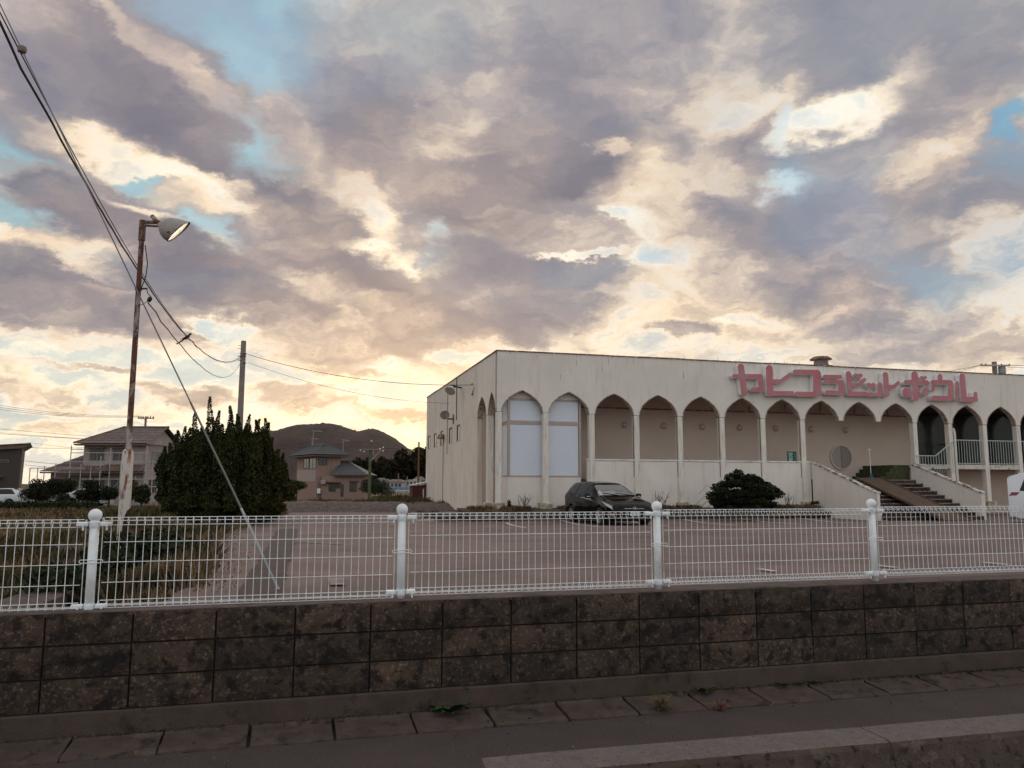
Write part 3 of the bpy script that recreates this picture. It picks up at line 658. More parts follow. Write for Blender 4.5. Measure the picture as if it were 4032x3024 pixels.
# small studs and weeds along the parapet
for u in (10.2, 11.3, 13.1, 13.6, 14.4, 22.1, 24.4): MB().tube([(u, .1, 7.14), (u+.01, .1, 7.24), (u+.05, .1, 7.26)], .008, 4).build('bracket', rust_m, hall)
# globe lamps on the inner wall
lg = mat('lamp_glass', (.42, .36, .33), .25, var=.05, bump=0)
for k in range(7):
    o = MB().lathe([(.16, 0), (.16, .03), (.13, .04)], 20, Matrix.Translation((6.43+1.96*k, 1.995, 4.3)) @ Matrix.Rotation(pi/2, 4, 'X')).build('wall_lamp', frame_m, hall)
    MB().lathe([(.13*cos(a), .04+.10*sin(a)) for a in np.linspace(0, pi/2-.05, 7)], 20, Matrix.Translation((6.43+1.96*k, 1.995, 4.3)) @ Matrix.Rotation(pi/2, 4, 'X')).build('lamp_glass', lg, o, smooth=True)
# round window
rw = MB().lathe([(.56, 0), (.62, 0), (.62, .07), (.56, .07)], 40, Matrix.Translation((17.85, 1.998, 2.96)) @ Matrix.Rotation(pi/2, 4, 'X'), cap=False).build('round_window', plaster_in, hall, smooth=True)
def half_disc(sx, r=.559, yy=1.97):
    pts = [(17.85+sx*r*sin(a), 2.96+r*cos(a)) for a in np.linspace(0, pi, 20)]; return MB().prism(pts, yy, yy+.02)
half_disc(-1).build('pane', mat('pane_grey', (.30, .25, .23), .4, bump=0, var=.05), rw); half_disc(1, yy=1.95).build('pane', mat('pane_grey_dark', (.20, .165, .15), .35, bump=0, var=.05), rw)

# stairs, side walls, ramp
ZL = .17
stair = empty('entrance_stairs', 'wide worn concrete entrance stairs between sloping cream side walls', 'stairs', (BX, BY, 0), BR)
tread_m = mat('stair_concrete', (.085, .065, .055), .95, var=.35, vs=5, col2=(.25, .20, .17), thr=.62, s2=9, soft=.06, bump=.6, bs=40, third=(.035, .028, .02), s3=5, thr3=.56)
step_edge = mat('step_nosing', (.24, .19, .17), .9, var=.3, vs=9, bump=.4, col2=(.08, .06, .05), thr=.54, s2=10, soft=.05)
nst = 10; run = .41; rise = (1.86-ZL)/nst
for i in range(nst):
    z = 1.86-rise*i; v1 = -.5-run*i
    o = MB().box(14.95, 19.95, v1-run if i else v1-run, v1-.002, .05, z-rise-.0).build('step', tread_m, stair) if i < nst-1 else None
    MB().bbox(14.952, 19.948, v1-.02, v1+.30, z-.05, z+.002, .006).build('nosing', step_edge, stair)
    MB().box(14.951, 19.949, v1, v1+.02, z-rise, z-.051).build('riser', tread_m, stair)
MB().box(14.95, 19.95, -.49, 1.998, .05, 1.857).build('landing', tread_m, stair)
def side_w(u0, u1, v0, z0, ve, ze, name):
    mm = Matrix(((0, 1, 0, 0), (1, 0, 0, 0), (0, 0, 1, 0), (0, 0, 0, 1)))
    m = MB().prism([(v0, .05), (v0, z0), (ve, ze), (ve, .05)], u0, u1, mm); m.build(name, plaster, stair)
    L_ = hypot(ve-v0, ze-z0); n = (-(ze-z0)/L_, (ve-v0)/L_); n = (-n[0], -n[1]) if n[1] < 0 else n
    m = MB().prism([(v0, z0+.002), (v0+n[0]*.0, z0+.06), (ve-.03, ze+.06), (ve-.03, ze-.0), (ve, ze+.002)], u0-.03, u1+.03, mm); m.build('coping', peel_m, stair)
side_w(14.75, 14.93, -.01, 2.60, -4.1, 1.27, 'side_wall')
side_w(19.97, 20.17, -.18, 2.58, -4.1, 1.27, 'side_wall')
MB().tube([(14.72, -4.14, .1), (14.72, -4.14, 1.27)], .035, 8).build('corner_pipe', mat('pipe_pale', (.45, .47, .46), .6, bump=0), stair)
green_m = mat('green_carpet', (.035, .042, .014), 1, var=.4, vs=5, col2=(.07, .075, .03), thr=.55, s2=4, bump=.6)
for i in range(4):
    MB().box(18.45+.21*i, 19.96, -.10+.003*i, 1.99-.003*i, 1.858, 1.858+.1725*(i+1)).build('upper_step', green_m, stair)
mm = Matrix(((0, 1, 0, 0), (1, 0, 0, 0), (0, 0, 1, 0), (0, 0, 0, 1)))
wood_m = mat('ramp_board', (.12, .075, .055), .9, var=.25, vs=3, bump=.3, col2=(.08, .05, .036), thr=.55, s2=3, stretch=(6, 1, 1))
ramp = tag(MB().prism([(-.38, 1.90), (-.38, 1.94), (-5.45, .24), (-5.45, .18)], 16.72, 18.15, mm).build('ramp', wood_m, None, (BX, BY, 0), BR), 'long brown boarded ramp laid over the middle of the entrance stairs', 'ramp')
for u in (16.75, 18.12): MB().prism([(-.38, 1.94), (-.38, 1.99), (-5.45, .29), (-5.45, .24)], u-.025, u+.025, mm).build('edge_board', wood_m, ramp)

# right-hand balcony with railing
MB().box(20.2, 33.1, .03, 1.98, 2.44, 2.56).build('balcony_floor', plaster_in, hall)
bal_m = mat('balcony_edge', (.60, .56, .50), .8, var=.1, col2=(.16, .08, .045), thr=.58, s2=5, soft=.04, bump=.3)
for a, b in ((20.7, 22.46), (22.72, 24.52), (24.78, 26.58), (26.84, 28.6), (28.9, 30.7), (30.95, 32.7)):
    MB().box(a, b, -.012, .026, 2.38, 2.60).build('balcony_edge', bal_m, hall)
rail_m = mat('railing_paint', (.46, .54, .50), .5, var=.1, bump=.05, col2=(.22, .15, .10), thr=.68, s2=9, soft=.04)
rl = empty('balcony_railing', 'pale green steel balustrade along the upper balcony behind the right-hand arches', 'railing', (BX, BY, 0), BR)
for a, b in ((22.9, 24.52), (24.80, 26.58), (26.86, 28.6), (28.9, 30.7)):
    MB().tube([(a, .08, 3.79), (b, .08, 3.79)], .024, 6).build('top_rail', rail_m, rl)
    MB().tube([(a, .08, 2.66), (b, .08, 2.66)], .018, 6).build('bottom_rail', rail_m, rl)
    n = int((b-a)/.155)
    for i in range(n+1): MB().tube([(a+.03+(b-a-.06)*i/n, .08, 2.60), (a+.03+(b-a-.06)*i/n, .08, 3.78)], .0125, 5).build('baluster', rail_m, rl)
rs = empty('stair_railing', 'pale green sloping handrail beside the stairs, rising to the balcony', 'railing', (BX, BY, 0), BR)
pl = [(20.45, -.05, 3.0), (21.55, -.05, 3.0), (22.75, -.05, 3.80)]
MB().tube(pl, .024, 6).build('handrail', rail_m, rs)
for i in range(15):
    u = 20.5+2.2*i/14; z = 3.0 if u < 21.55 else 3.0+.8*(u-21.55)/1.2
    MB().tube([(u, -.05, 2.2 if u > 21.2 else 2.45), (u, -.05, z)], .0125, 5).build('baluster', rail_m, rs)
MB().box(20.4, 20.75, -.3, -.02, 2.56, 2.6).build('foot_plate', bal_m, rs)
# dark glazing and a curtain behind the balcony
gl = mat('dark_glazing', (.02, .022, .02), .1, bump=0, var=0); gl.node_tree.nodes['Principled BSDF'].inputs['Alpha'].default_value = .35
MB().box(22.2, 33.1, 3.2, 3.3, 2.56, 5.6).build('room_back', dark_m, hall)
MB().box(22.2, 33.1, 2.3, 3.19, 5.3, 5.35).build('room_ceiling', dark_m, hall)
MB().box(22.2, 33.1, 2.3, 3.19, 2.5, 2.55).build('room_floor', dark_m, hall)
for i, u in enumerate((22.25, 24.3, 26.5, 28.7, 30.9)):
    w = MB().box(u, u+.06, 1.86, 1.98, 2.57, 5.6).build('door_frame', frame_m, hall)
    MB().box(u+.062, u+2.03, 1.91, 1.918, 2.58, 5.3).build('pane', gl, w)
MB().box(22.32, 33.1, 1.86, 1.98, 5.302, 5.6).build('door_head', dark_m, hall)
m = MB(); vs = []
for i in range(49):
    u = 22.5+1.5*i/48
    for z in (2.6, 5.2): vs.append((u, 2.4+.05*sin(i*1.3), z))
m.v = vs; m.f = [(2*i, 2*i+2, 2*i+3, 2*i+1) for i in range(48)]; m.build('curtain', mat('curtain', (.16, .17, .13), .9, var=.3, vs=3, bump=0), hall, smooth=True)
m = MB(); m.tube([(22.78, -.03, .9), (22.78, -.03, 4.15), (22.72, -.02, 4.35)], .055, 10); m.build('downpipe', pillar_m, hall, smooth=True)
# side wall windows, pipes
wf = mat('window_frame_grey', (.36, .30, .27), .6, bump=.05)
for v in (8.03, 10.23, 12.94, 15.2, 17.5):
    w = MB().box(-.071, -.0, v-.34, v+.34, 3.80, 4.58); w = w.build('window', dark_m, hall)
    MB().box(-.083, -.0705, v-.35, v+.02, 3.80, 4.52).build('pane', panel_m if v < 12 else glass_m, w)
    for a in ((v-.38, v-.351, 3.74, 4.57), (v+.345, v+.38, 3.74, 4.57), (v-.38, v+.38, 4.571, 4.62)): MB().box(-.103, -.0705, *a).build('frame', wf, w)
for v, z0, z1 in ((11.2, 3.2, 6.9), (8.6, 4.9, 7.1), (12.4, .5, 4.1)): MB().tube([(-.09, v, z0), (-.09, v, z1)], .022, 6).build('wall_pipe', pipe_m if v < 9 else wf, hall)
# roof vent
vent = empty('roof_vent', 'round-capped galvanised ventilation cowl on the flat roof above the lettering', 'roof vent', tuple(bl(19.2, 5, 7.02)), BR)
galv = mat('galvanised', (.20, .18, .17), .6, metal=.3, var=.25, vs=4, bump=.2, col2=(.10, .055, .035), thr=.58, s2=3)
MB().bbox(-.42, .42, -.42, .42, 0, .98, .02).build('base', galv, vent)
MB().lathe([(.40, .98), (.36, 1.22), (.36, 1.32)], 20).build('neck', galv, vent, smooth=True)
MB().lathe([(.57, 1.30), (.58, 1.33), (.40, 1.46), (.05, 1.50)], 28).build('cap', rust_m, vent, smooth=True)

# ------------------------------------------------------------ pink lettering
STROKES = [
 [(11.12,6.84,11.25,5.7,0.31),(10.77,6.42,11.05,6.43,0.18),(11.36,6.43,12.07,6.45,0.21),(12.09,6.44,12.1,5.88,0.25),(11.67,5.85,12.09,5.86,0.2)],
 [(12.56,6.82,12.55,5.75,0.34),(12.55,5.71,13.7,5.74,0.2),(12.77,6.25,13.1,6.26,0.2),(13.1,6.26,13.64,6.6,0.19)],
 [(13.89,6.73,14.97,6.76,0.22),(15.04,6.67,15.01,5.84,0.42),(13.93,5.72,14.95,5.74,0.21)],
 [(15.46,6.57,16.27,6.59,0.18),(15.46,6.34,16.27,6.36,0.16),(16.32,6.29,16.3,5.88,0.31),(15.52,5.84,16.27,5.84,0.2)],
 [(16.74,6.74,16.76,5.91,0.28),(16.76,5.83,17.6,5.85,0.2),(16.95,6.24,17.25,6.25,0.18),(17.25,6.25,17.59,6.5,0.18),('heart',17.25,6.66,0.49)],
 [('heart',17.95,6.24,0.5),(18.42,6.29,18.41,5.94,0.25),(17.78,5.83,18.43,5.84,0.19)],
 [(18.78,6.77,18.79,5.87,0.29),(18.94,6.23,19.21,6.24,0.17),(19.21,6.24,19.46,6.42,0.17)],
 [(20.43,6.85,20.43,5.77,0.35),(19.92,6.47,21.11,6.49,0.23),(19.93,5.98,19.96,5.98,0.49),(20.98,6.05,21.0,6.05,0.39),('heart',20.93,6.71,0.38)],
 [(21.9,6.82,21.9,6.6,0.26),(21.46,6.53,22.46,6.56,0.22),(21.47,6.48,21.43,6.17,0.19),(22.48,6.51,22.43,5.83,0.29),(21.43,5.76,22.4,5.78,0.23)],
 [(22.86,6.53,22.79,5.77,0.18),(23.21,6.86,23.22,5.86,0.33),(23.22,5.76,23.92,5.77,0.25),(23.92,6.04,23.9,5.8,0.21)],
]

sign = empty('shop_sign', 'large pink raised katakana letters with white sides on the upper facade', 'sign', (BX, BY, 0), BR)
def capsule(a, b, c, d, w):
    r = w/2; t = atan2(d-b, c-a); pts = []
    for q in np.linspace(-pi/2, pi/2, 9): pts.append((c+r*cos(t+q), d+r*sin(t+q)))
    for q in np.linspace(pi/2, 3*pi/2, 9): pts.append((a+r*cos(t+q), b+r*sin(t+q)))
    return pts
def heart(cx, cz, w):
    pts = []
    for q in np.linspace(0, 2*pi, 29)[:-1]:
        x = 16*sin(q)**3; z = 13*cos(q)-5*cos(2*q)-2*cos(3*q)-cos(4*q); pts.append((cx+x/32*w, cz+z/32*w*.72))
    return pts
for li, sk in enumerate(STROKES):
    face = MB(); side = MB()
    for i, st in enumerate(sk):
        if st[0] == 'heart': P = heart(*st[1:]); Q = heart(st[1], st[2], st[3]+.03)
        else: P = capsule(*st); Q = capsule(*st[:4], st[4]+.025)
        y = -.30-.0025*(i+1)
        face.prism(P, y, -.285); side.prism(Q, -.288-.0015*i, -.02)
    s_ = side.build('letter', sign_side, sign); face.build('letter_face', pink_m, s_)

# ------------------------------------------------------------ vehicles
black_paint = mat('car_paint_black', (.004, .004, .005), .08, var=.1, bump=0, spec=.16, coat=.04)
white_car = mat('car_paint_white', (.62, .64, .68), .3, var=.03, bump=0, coat=.5)
silver_car = mat('car_paint_silver', (.45, .47, .50), .3, var=.03, bump=0, coat=.5)
car_glass = mat('car_glass', (.006, .006, .006), .08, var=0, bump=0, spec=.35)
ws_glass = mat('windscreen_glass', (.02, .045, .06), .05, var=0, bump=0, spec=1.0, coat=1); ws_glass.node_tree.nodes['Principled BSDF'].inputs['IOR'].default_value = 2.5  # bluish base colour stands in for blue sky reflected in the glass
tyre_m = mat('tyre', (.018, .016, .015), .85, var=.2, bump=.2)
rim_m = mat('alloy_rim', (.50, .52, .54), .3, metal=.7, var=.05, bump=0)
chrome = mat('chrome', (.75, .75, .76), .15, metal=.9, var=0, bump=0)
lamp_m = mat('headlamp_glass', (.42, .46, .50), .08, var=.3, vs=18, bump=0, spec=.9)
red_lamp = mat('tail_lamp', (.16, .012, .010), .2, var=.1, bump=0)
plate_m = mat('number_plate', (.68, .72, .68), .5, var=0, bump=0)
ink_m = mat('plate_ink', (.02, .035, .025), .6, var=0, bump=0)
trim_m = mat('black_trim', (.012, .012, .013), .5, var=0, bump=0)

def text_mesh(txt, size, mt, name='lettering', depth=.004):
    cu = bpy.data.curves.new('t', 'FONT'); cu.body = txt; cu.size = size; cu.extrude = depth/2; cu.align_x = 'CENTER'; cu.align_y = 'CENTER'; cu.resolution_u = 3
    o = bpy.data.objects.new('t', cu); COL.objects.link(o)
    dg = bpy.context.evaluated_depsgraph_get(); me = bpy.data.meshes.new_from_object(o.evaluated_get(dg)); me.name = name
    bpy.data.objects.remove(o); bpy.data.curves.remove(cu); me.materials.clear(); me.materials.append(mt); return me

def make_car(name, label, X, top, belt, wl, wr, L, wheels, R, paint, side_wins, ws, rear_ws, zb0=.20, mid=.52, detail=True, cat='car'):
    car = empty(name, label, cat)
    f = lambda arr, x: float(np.interp(x, X, arr))
    def sec(x):
        t, b, w, r = f(top, x), f(belt, x), f(wl, x), f(wr, x)
        # arch
        zb = zb0+(.10 if x < .25 or x > L-.25 else 0)
        for xc in wheels:
            q = (R+.055)**2-(x-xc)**2
            if q > 0: zb = max(zb, R+sqrt(q)*1.0)
        rz = t-.055 if t-b > .2 else b+(t-b)*.55
        pts = [(0, zb0), (w*.80, min(zb, zb0)+.0), (w*.975, max(zb, zb0+.04)), (w*1.0, max(mid, zb+.01)), (w*.995, max(b-.10, zb+.02)), (w*.965, b),
               ((w*.965)*.70+r*.30, b+(rz-b)*.35), ((w*.965)*.35+r*.65, b+(rz-b)*.70), (r, rz), (r*.86, t-.02*(t-b)/.5), (r*.5, t-.004), (0, t)]
        if zb > zb0+.15: pts[1] = (w*.80, zb-.02)
        return pts
    def P(x, q, sy, off=0):
        s = sec(x); i = int(min(10.999, q)); k = q-i
        y = s[i][0]*(1-k)+s[i+1][0]*k; z = s[i][1]*(1-k)+s[i+1][1]*k
        if off:
            dy, dz = s[i+1][0]-s[i][0], s[i+1][1]-s[i][1]; n = hypot(dy, dz) or 1
            y += dz/n*off; z += -dy/n*off
        return (x, sy*y, z)
    NX = 90 if detail else 44
    m = MB(); vs = []
    xs = [L*(i/NX) for i in range(NX+1)]
    for x in xs:
        s = sec(x); vs += [(x, y, z) for y, z in s]+[(x, -y, z) for y, z in reversed(s[1:-1])]
    n = 22
    m.v = vs; m.f = [(i*n+j, i*n+(j+1) % n, (i+1)*n+(j+1) % n, (i+1)*n+j) for i in range(NX) for j in range(n)]
    m.f += [tuple(range(n)), tuple(reversed([NX*n+j for j in range(n)]))]
    m.build('body', paint, car, smooth=True)
    def patch(nm, mt, x0, x1, q0, q1, sy, off=.006, nx=8, nq=4, parent=car):
        """x0, x1 = (at q0, at q1)"""
        m = MB(); vs = []
        for j in range(nq+1):
            q = q0+(q1-q0)*j/nq; a = x0[0]+(x0[1]-x0[0])*j/nq; b = x1[0]+(x1[1]-x1[0])*j/nq
            for i in range(nx+1): vs.append(P(a+(b-a)*i/nx, q, sy, off))
        m.v = vs; m.f = [(j*(nx+1)+i, j*(nx+1)+i+1, (j+1)*(nx+1)+i+1, (j+1)*(nx+1)+i) for j in range(nq) for i in range(nx)]
        return m.build(nm, mt, parent, smooth=True)
    for sy in (1, -1):
        for a in side_wins: patch('side_window', car_glass, a[0], a[1], a[2], a[3], sy)
    def cross(nm, mt, xa, xb, q0, off=.007):
        m = MB(); vs = []; nq = 12
        for j in range(9):
            x = xa+(xb-xa)*j/8
            for i in range(-nq, nq+1):
                q = 11-(11-q0)*abs(i)/nq; vs.append(P(x, min(q, 10.999), 1 if i >= 0 else -1, off))
        w = 2*nq+1; m.v = vs; m.f = [(j*w+i, j*w+i+1, (j+1)*w+i+1, (j+1)*w+i) for j in range(8) for i in range(w-1)]
        return m.build(nm, mt, car, smooth=True)
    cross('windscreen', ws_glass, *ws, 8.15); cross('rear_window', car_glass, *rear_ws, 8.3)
    if detail:      # headliner shade band and wipers read through the windscreen
        for y0, y1 in ((-.55, .05), (0, .52)): 
            a, b = P(ws[0]+.02, 10, 1, .02), None
            MB().tube([(ws[0]-.02, y0, f(top, ws[0]-.02)+.015), (ws[0]+.14, y1, f(top, ws[0]+.14)+.012)], .009, 5).build('wiper', trim_m, car)
    for xc in wheels:
        for sy in (1, -1):
            w = f(wl, xc)
            M_ = Matrix.Translation((xc, sy*(w-.10), R)) @ Matrix.Rotation(-sy*pi/2, 4, 'X')
            wh = MB().lathe([(R*.66, -.10), (R*.93, -.105), (R, -.08), (R, .07), (R*.95, .098), (R*.70, .10), (R*.66, .09)], 28, M_, cap=False).build('wheel', tyre_m, car, smooth=True)
            rm = MB().lathe([(R*.66, .095), (R*.69, .10), (R*.64, .075), (R*.60, .04), (R*.60, .0)], 28, M_, cap=False)
            rm.lathe([(.055, .05), (.055, .085), (.02, .095)], 12, M_)
            for k in range(7):
                a = 2*pi*k/7; c, s = cos(a), sin(a)
                pts = [(.03*c-.018*s, .03*s+.018*c), (.03*c+.018*s, .03*s-.018*c), (R*.65*c+.030*s, R*.65*s-.030*c), (R*.65*c-.030*s, R*.65*s+.030*c)]
                rm.add([M_ @ Vector((p[0], p[1], .075)) for p in pts]+[M_ @ Vector((p[0], p[1], .045)) for p in pts], [(0, 1, 2, 3), (4, 7, 6, 5), (0, 4, 5, 1), (1, 5, 6, 2), (2, 6, 7, 3), (3, 7, 4, 0)])
            rm.build('rim', rim_m, wh)
            MB().lathe([(R*.62, .0), (R*.62, .01)], 20, M_).build('brake_disc', trim_m, wh)
        MB().box(xc-R-.03, xc+R+.03, -f(wl, xc)*.78, f(wl, xc)*.78, .18, .62).build('wheel_well', trim_m, car)
    return car, P, patch, f
bX = [0, .05, .18, .42, .75, 1.1, 1.30, 1.7, 2.1, 2.4, 3.0, 3.6, 4.1, 4.5, 4.68, 4.8]
car, P_, patch, f_ = make_car('black_minivan', 'glossy black minivan parked nose-on in front of the arcade', bX,
    [.62, .69, .77, .86, .94, 1.0, 1.035, 1.23, 1.41, 1.49, 1.545, 1.555, 1.54, 1.48, 1.34, 1.06],
    [.58, .64, .71, .78, .85, .89, .92, .95, .97, .99, 1.01, 1.03, 1.05, 1.05, 1.0, .90],
    [.58, .68, .78, .86, .895, .90, .90, .90, .90, .90, .90, .90, .895, .88, .84, .78],
    [.42, .50, .60, .68, .72, .74, .74, .66, .60, .585, .58, .575, .57, .55, .54, .52],
    4.8, (.97, 3.80), .325, black_paint,
    [((1.66, 2.05), (2.46, 2.40), 5.35, 7.9), ((2.54, 2.48), (3.36, 3.30), 5.35, 7.9), ((3.46, 3.40), (4.28, 4.02), 5.5, 7.8)],
    (1.34, 2.14), (4.28, 4.64))
car.location = (4.16, 27.2, .17); car.rotation_euler = (0, 0, atan2(.963, -.27))
for sy in (1, -1):
    patch('headlight', lamp_m, (.10, .16), (.34, .78), 4.2, 5.05, sy, .010, 8, 3)
    patch('fog_light_trim', chrome, (.05, .05), (.17, .17), 2.3, 2.75, sy, .012, 3, 2)
    patch('door_seam', trim_m, (1.60, 1.60), (1.612, 1.612), 2.4, 5.2, sy, .003, 1, 6)
    patch('door_seam', trim_m, (2.50, 2.50), (2.512, 2.512), 2.4, 7.9, sy, .003, 1, 8)
    patch('door_seam', trim_m, (3.40, 3.40), (3.412, 3.412), 3.6, 7.9, sy, .003, 1, 8)
    patch('tail_light', red_lamp, (4.55, 4.5), (4.79, 4.72), 4.3, 5.5, sy, .01, 4, 3)
    patch('sill_trim', chrome, (1.75, 1.75), (2.75, 2.75), 4.45, 4.62, sy, .012, 8, 1)
    for x in (2.28, 3.14):
        p = P_(x, 4.75, sy, .03); MB().tube([(x-.08, p[1], p[2]), (x+.08, p[1], p[2]+.005)], .013, 6).build('door_handle', chrome, car)
    mr = MB().lathe([(.01, -.11), (.075, -.09), (.085, 0), (.07, .09), (.01, .105)], 12, Matrix.Translation((1.78, sy*1.0, 1.03)) @ Matrix.Rotation(pi/2, 4, 'X') @ Matrix.Scale(.75, 4, (1, 0, 0))).build('wing_mirror', black_paint, car, smooth=True)
    MB().box(1.73, 1.80, min(sy*.84, sy*.92), max(sy*.84, sy*.92), .97, 1.0).build('mirror_arm', trim_m, mr)
    MB().box(1.70, 1.715, min(sy*.93, sy*1.06), max(sy*.93, sy*1.06), .995, 1.02).build('indicator', chrome, mr)
# nose: grille, lower intake, bumper lip, badge and number plate
MB().bbox(-.03, .10, -.42, .42, .555, .615, .012).build('grille', trim_m, car)
MB().bbox(-.045, .02, -.36, .36, .612, .628, .005).build('grille_bar', chrome, car)
MB().bbox(-.05, .10, -.55, .55, .40, .52, .03).build('bumper', black_paint, car)
MB().bbox(-.045, .10, -.50, .50, .27, .37, .02).build('lower_intake', trim_m, car)
MB().bbox(-.07, .12, -.62, .62, .20, .26, .02).build('bumper_lip', black_paint, car)
bd = MB(); 
for y in (-.034, .034): bd.tube([(-.055, y*1.15, .665), (-.055, y*.8, .60)], .007, 5)
bd.tube([(-.055, -.030, .632), (-.055, .030, .632)], .007, 5)
bd.tube([(-.053, .055*cos(a), .632+.042*sin(a)) for a in np.linspace(0, 2*pi, 17)], .005, 5, cap=False)
bd.build('badge', chrome, car)
pp = MB().bbox(-.085, -.07, -.165, .165, .375, .535, .004).build('number_plate', plate_m, car)
for tx, sz, dz in (('86-57', .095, -.022), ('. 330 .', .045, .052)):
    me = text_mesh(tx, sz, ink_m); o = link('plate_number', me, pp, (-.088, 0, .455+dz)); o.rotation_euler = (pi/2, 0, -pi/2)
# white wagon, rear quarter at the right edge
wX = [0, .08, .3, .9, 1.25, 1.7, 2.0, 3.0, 4.0, 4.4, 4.58, 4.7]
wcar, P2, patch2, f2 = make_car('white_wagon', 'white high-roofed estate wagon at the right edge, tail towards the stairs', wX,
    [.75, .90, 1.02, 1.14, 1.20, 1.60, 1.80, 1.90, 1.90, 1.88, 1.82, 1.70], [.68, .82, .92, 1.0, 1.04, 1.10, 1.12, 1.15, 1.17, 1.18, 1.18, 1.16],
    [.62, .78, .86, .90, .90, .90, .90, .90, .90, .89, .88, .85], [.5, .6, .68, .74, .76, .70, .68, .67, .66, .65, .66, .68],
    4.7, (.9, 3.72), .36, white_car, [((1.55, 1.9), (2.35, 2.35), 5.3, 7.9), ((2.45, 2.45), (3.3, 3.3), 5.3, 7.9), ((3.4, 3.4), (4.36, 4.12), 5.3, 7.9)], (1.28, 1.92), (4.36, 4.6), zb0=.26, mid=.62)
wcar.location = (21.90, 26.3, .17); wcar.rotation_euler = (0, 0, 2.598)
for sy in (1, -1):
    patch2('tail_light', red_lamp, (4.46, 4.36), (4.69, 4.60), 4.1, 5.1, sy, .01, 4, 3)
    patch2('headlight', lamp_m, (.10, .16), (.30, .6), 4.2, 5.05, sy, .010, 6, 3)

# ------------------------------------------------------------ foliage
g = np.random.default_rng(12)
def leaves(name, mt, parent, centres, size, up=0.0, aspect=1.6, **k):
    """many leaf-sized kites at the given centres (N,3); sizes (N) or one"""
    c = np.asarray(centres, float); n = len(c)
    d = g.normal(size=(n, 3)); d[:, 2] += up; d /= np.linalg.norm(d, axis=1)[:, None]
    e = np.cross(d, g.normal(size=(n, 3))); e /= np.linalg.norm(e, axis=1)[:, None]
    s = (np.asarray(size)*g.uniform(.6, 1.3, n))[:, None]
    a = c-d*s*aspect/2; b = c+e*s/2-d*s*.1; t = c+d*s*aspect/2; q = c-e*s/2-d*s*.1
    v = np.stack([a, b, t, q], 1).reshape(-1, 3)
    me = bpy.data.meshes.new(name); me.vertices.add(4*n); me.vertices.foreach_set('co', v.ravel())
    me.loops.add(4*n); me.loops.foreach_set('vertex_index', np.arange(4*n, dtype=np.int32))
    me.polygons.add(n); me.polygons.foreach_set('loop_start', np.arange(0, 4*n, 4, dtype=np.int32)); me.polygons.foreach_set('loop_total', np.full(n, 4, np.int32))
    me.materials.append(mt); me.update(calc_edges=True); me.validate()
    return link(name, me, parent, **k)
def blob(cx, cy, cz, rx, ry, rz, n, shell=.45):
    d = g.normal(size=(n, 3)); d /= np.linalg.norm(d, axis=1)[:, None]
    r = g.uniform(shell, 1.05, n)**.6
    return np.array([cx, cy, cz])+d*r[:, None]*np.array([rx, ry, rz])
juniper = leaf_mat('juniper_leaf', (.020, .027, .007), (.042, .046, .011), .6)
juniper_lit = leaf_mat('juniper_leaf_lit', (.034, .036, .009), (.055, .045, .012), .4)  # lighter, warmer leaf copy: paints light onto the bush's right side
shrub_l = leaf_mat('shrub_leaf', (.018, .026, .010), (.032, .040, .014), .5)
yew_l = leaf_mat('evergreen_leaf', (.012, .016, .007), (.024, .028, .010), .5)
warm_l = leaf_mat('autumn_leaf', (.045, .040, .012), (.07, .048, .016), .5)
bark = mat('bark', (.05, .035, .025), .95, var=.3, bump=.5)
twig_m = mat('dry_twig', (.10, .06, .045), .95, var=.3, bump=0)

# big juniper: many upright flame-shaped plumes
TX, TY, TZ = -10.30, 29.0, .12
jt = empty('juniper_tree', 'huge dark multi-plumed juniper bush with spiky flame-like tips beside the lot', 'tree', (TX, TY, TZ))
tops = [(-2.35, 2.75), (-2.15, 2.9), (-1.75, 3.35), (-1.45, 3.5), (-1.15, 3.45), (-.90, 4.0), (-.62, 3.5), (-.22, 4.55), (-.1, 4.1), (.12, 3.6), (.34, 4.05), (.55, 4.25), (.72, 3.9), (.95, 3.95), (1.12, 4.0), (1.42, 3.8), (1.70, 3.8), (1.95, 3.45), (2.12, 3.8), (2.28, 3.65), (2.48, 3.1), (2.75, 2.4), (2.95, 2.1), (3.2, 1.9), (3.42, 1.5)]
pts = []; sz = []; n_pl = 0
def plume(bx, by, bz, h, r, n, lean):
    t = g.uniform(0, 1, n)**.8
    prof = r*np.sin(np.pi*np.clip(t*.86+.10, 0, 1))**.7*(1-t*.55)
    prof *= 1+.35*np.sin(t*23+g.uniform(0, 6))*np.clip(1-t, .2, 1)
    a = g.uniform(0, 2*pi, n); rad = prof*g.uniform(.55, 1.05, n)
    tw = .06*np.sin(t*9+g.uniform(0, 6))
    return np.stack([bx+lean[0]*t*h+rad*np.cos(a)+tw, by+lean[1]*t*h+rad*np.sin(a), bz+t*h], 1), np.where(t > .8, .035, .06)
for (x, top) in tops:
    xx = (x-.55)*.86
    p, s = plume(xx*.93, g.uniform(-.5, .5), .9, top-.9+.05, .30, 1500, (.02*x/max(.1, top), 0)); pts.append(p); sz.append(s)
for k in range(170):
    a = g.uniform(-pi, pi); q = g.uniform(.25, 1)**.7
    x = 2.3*q*cos(a); y = 2.1*q*sin(a)
    h = (3.85-1.5*abs(x/2.4)**2.2)*g.uniform(.72, .96)
    z0 = g.uniform(0, .5) if q > .7 else .8
    if q > .7 and g.uniform() < .55: h *= g.uniform(.3, .8)
    # trunk-ward narrowing at the ground
    k_ = .74 if z0 < .3 else .92
    p, s = plume(x*k_, y*k_, z0+.12, h-z0, g.uniform(.28, .44), 1150, (.10*x/2.6, .10*y/2.6)); pts.append(p); sz.append(s)
P = np.concatenate(pts); Sz = np.concatenate(sz)
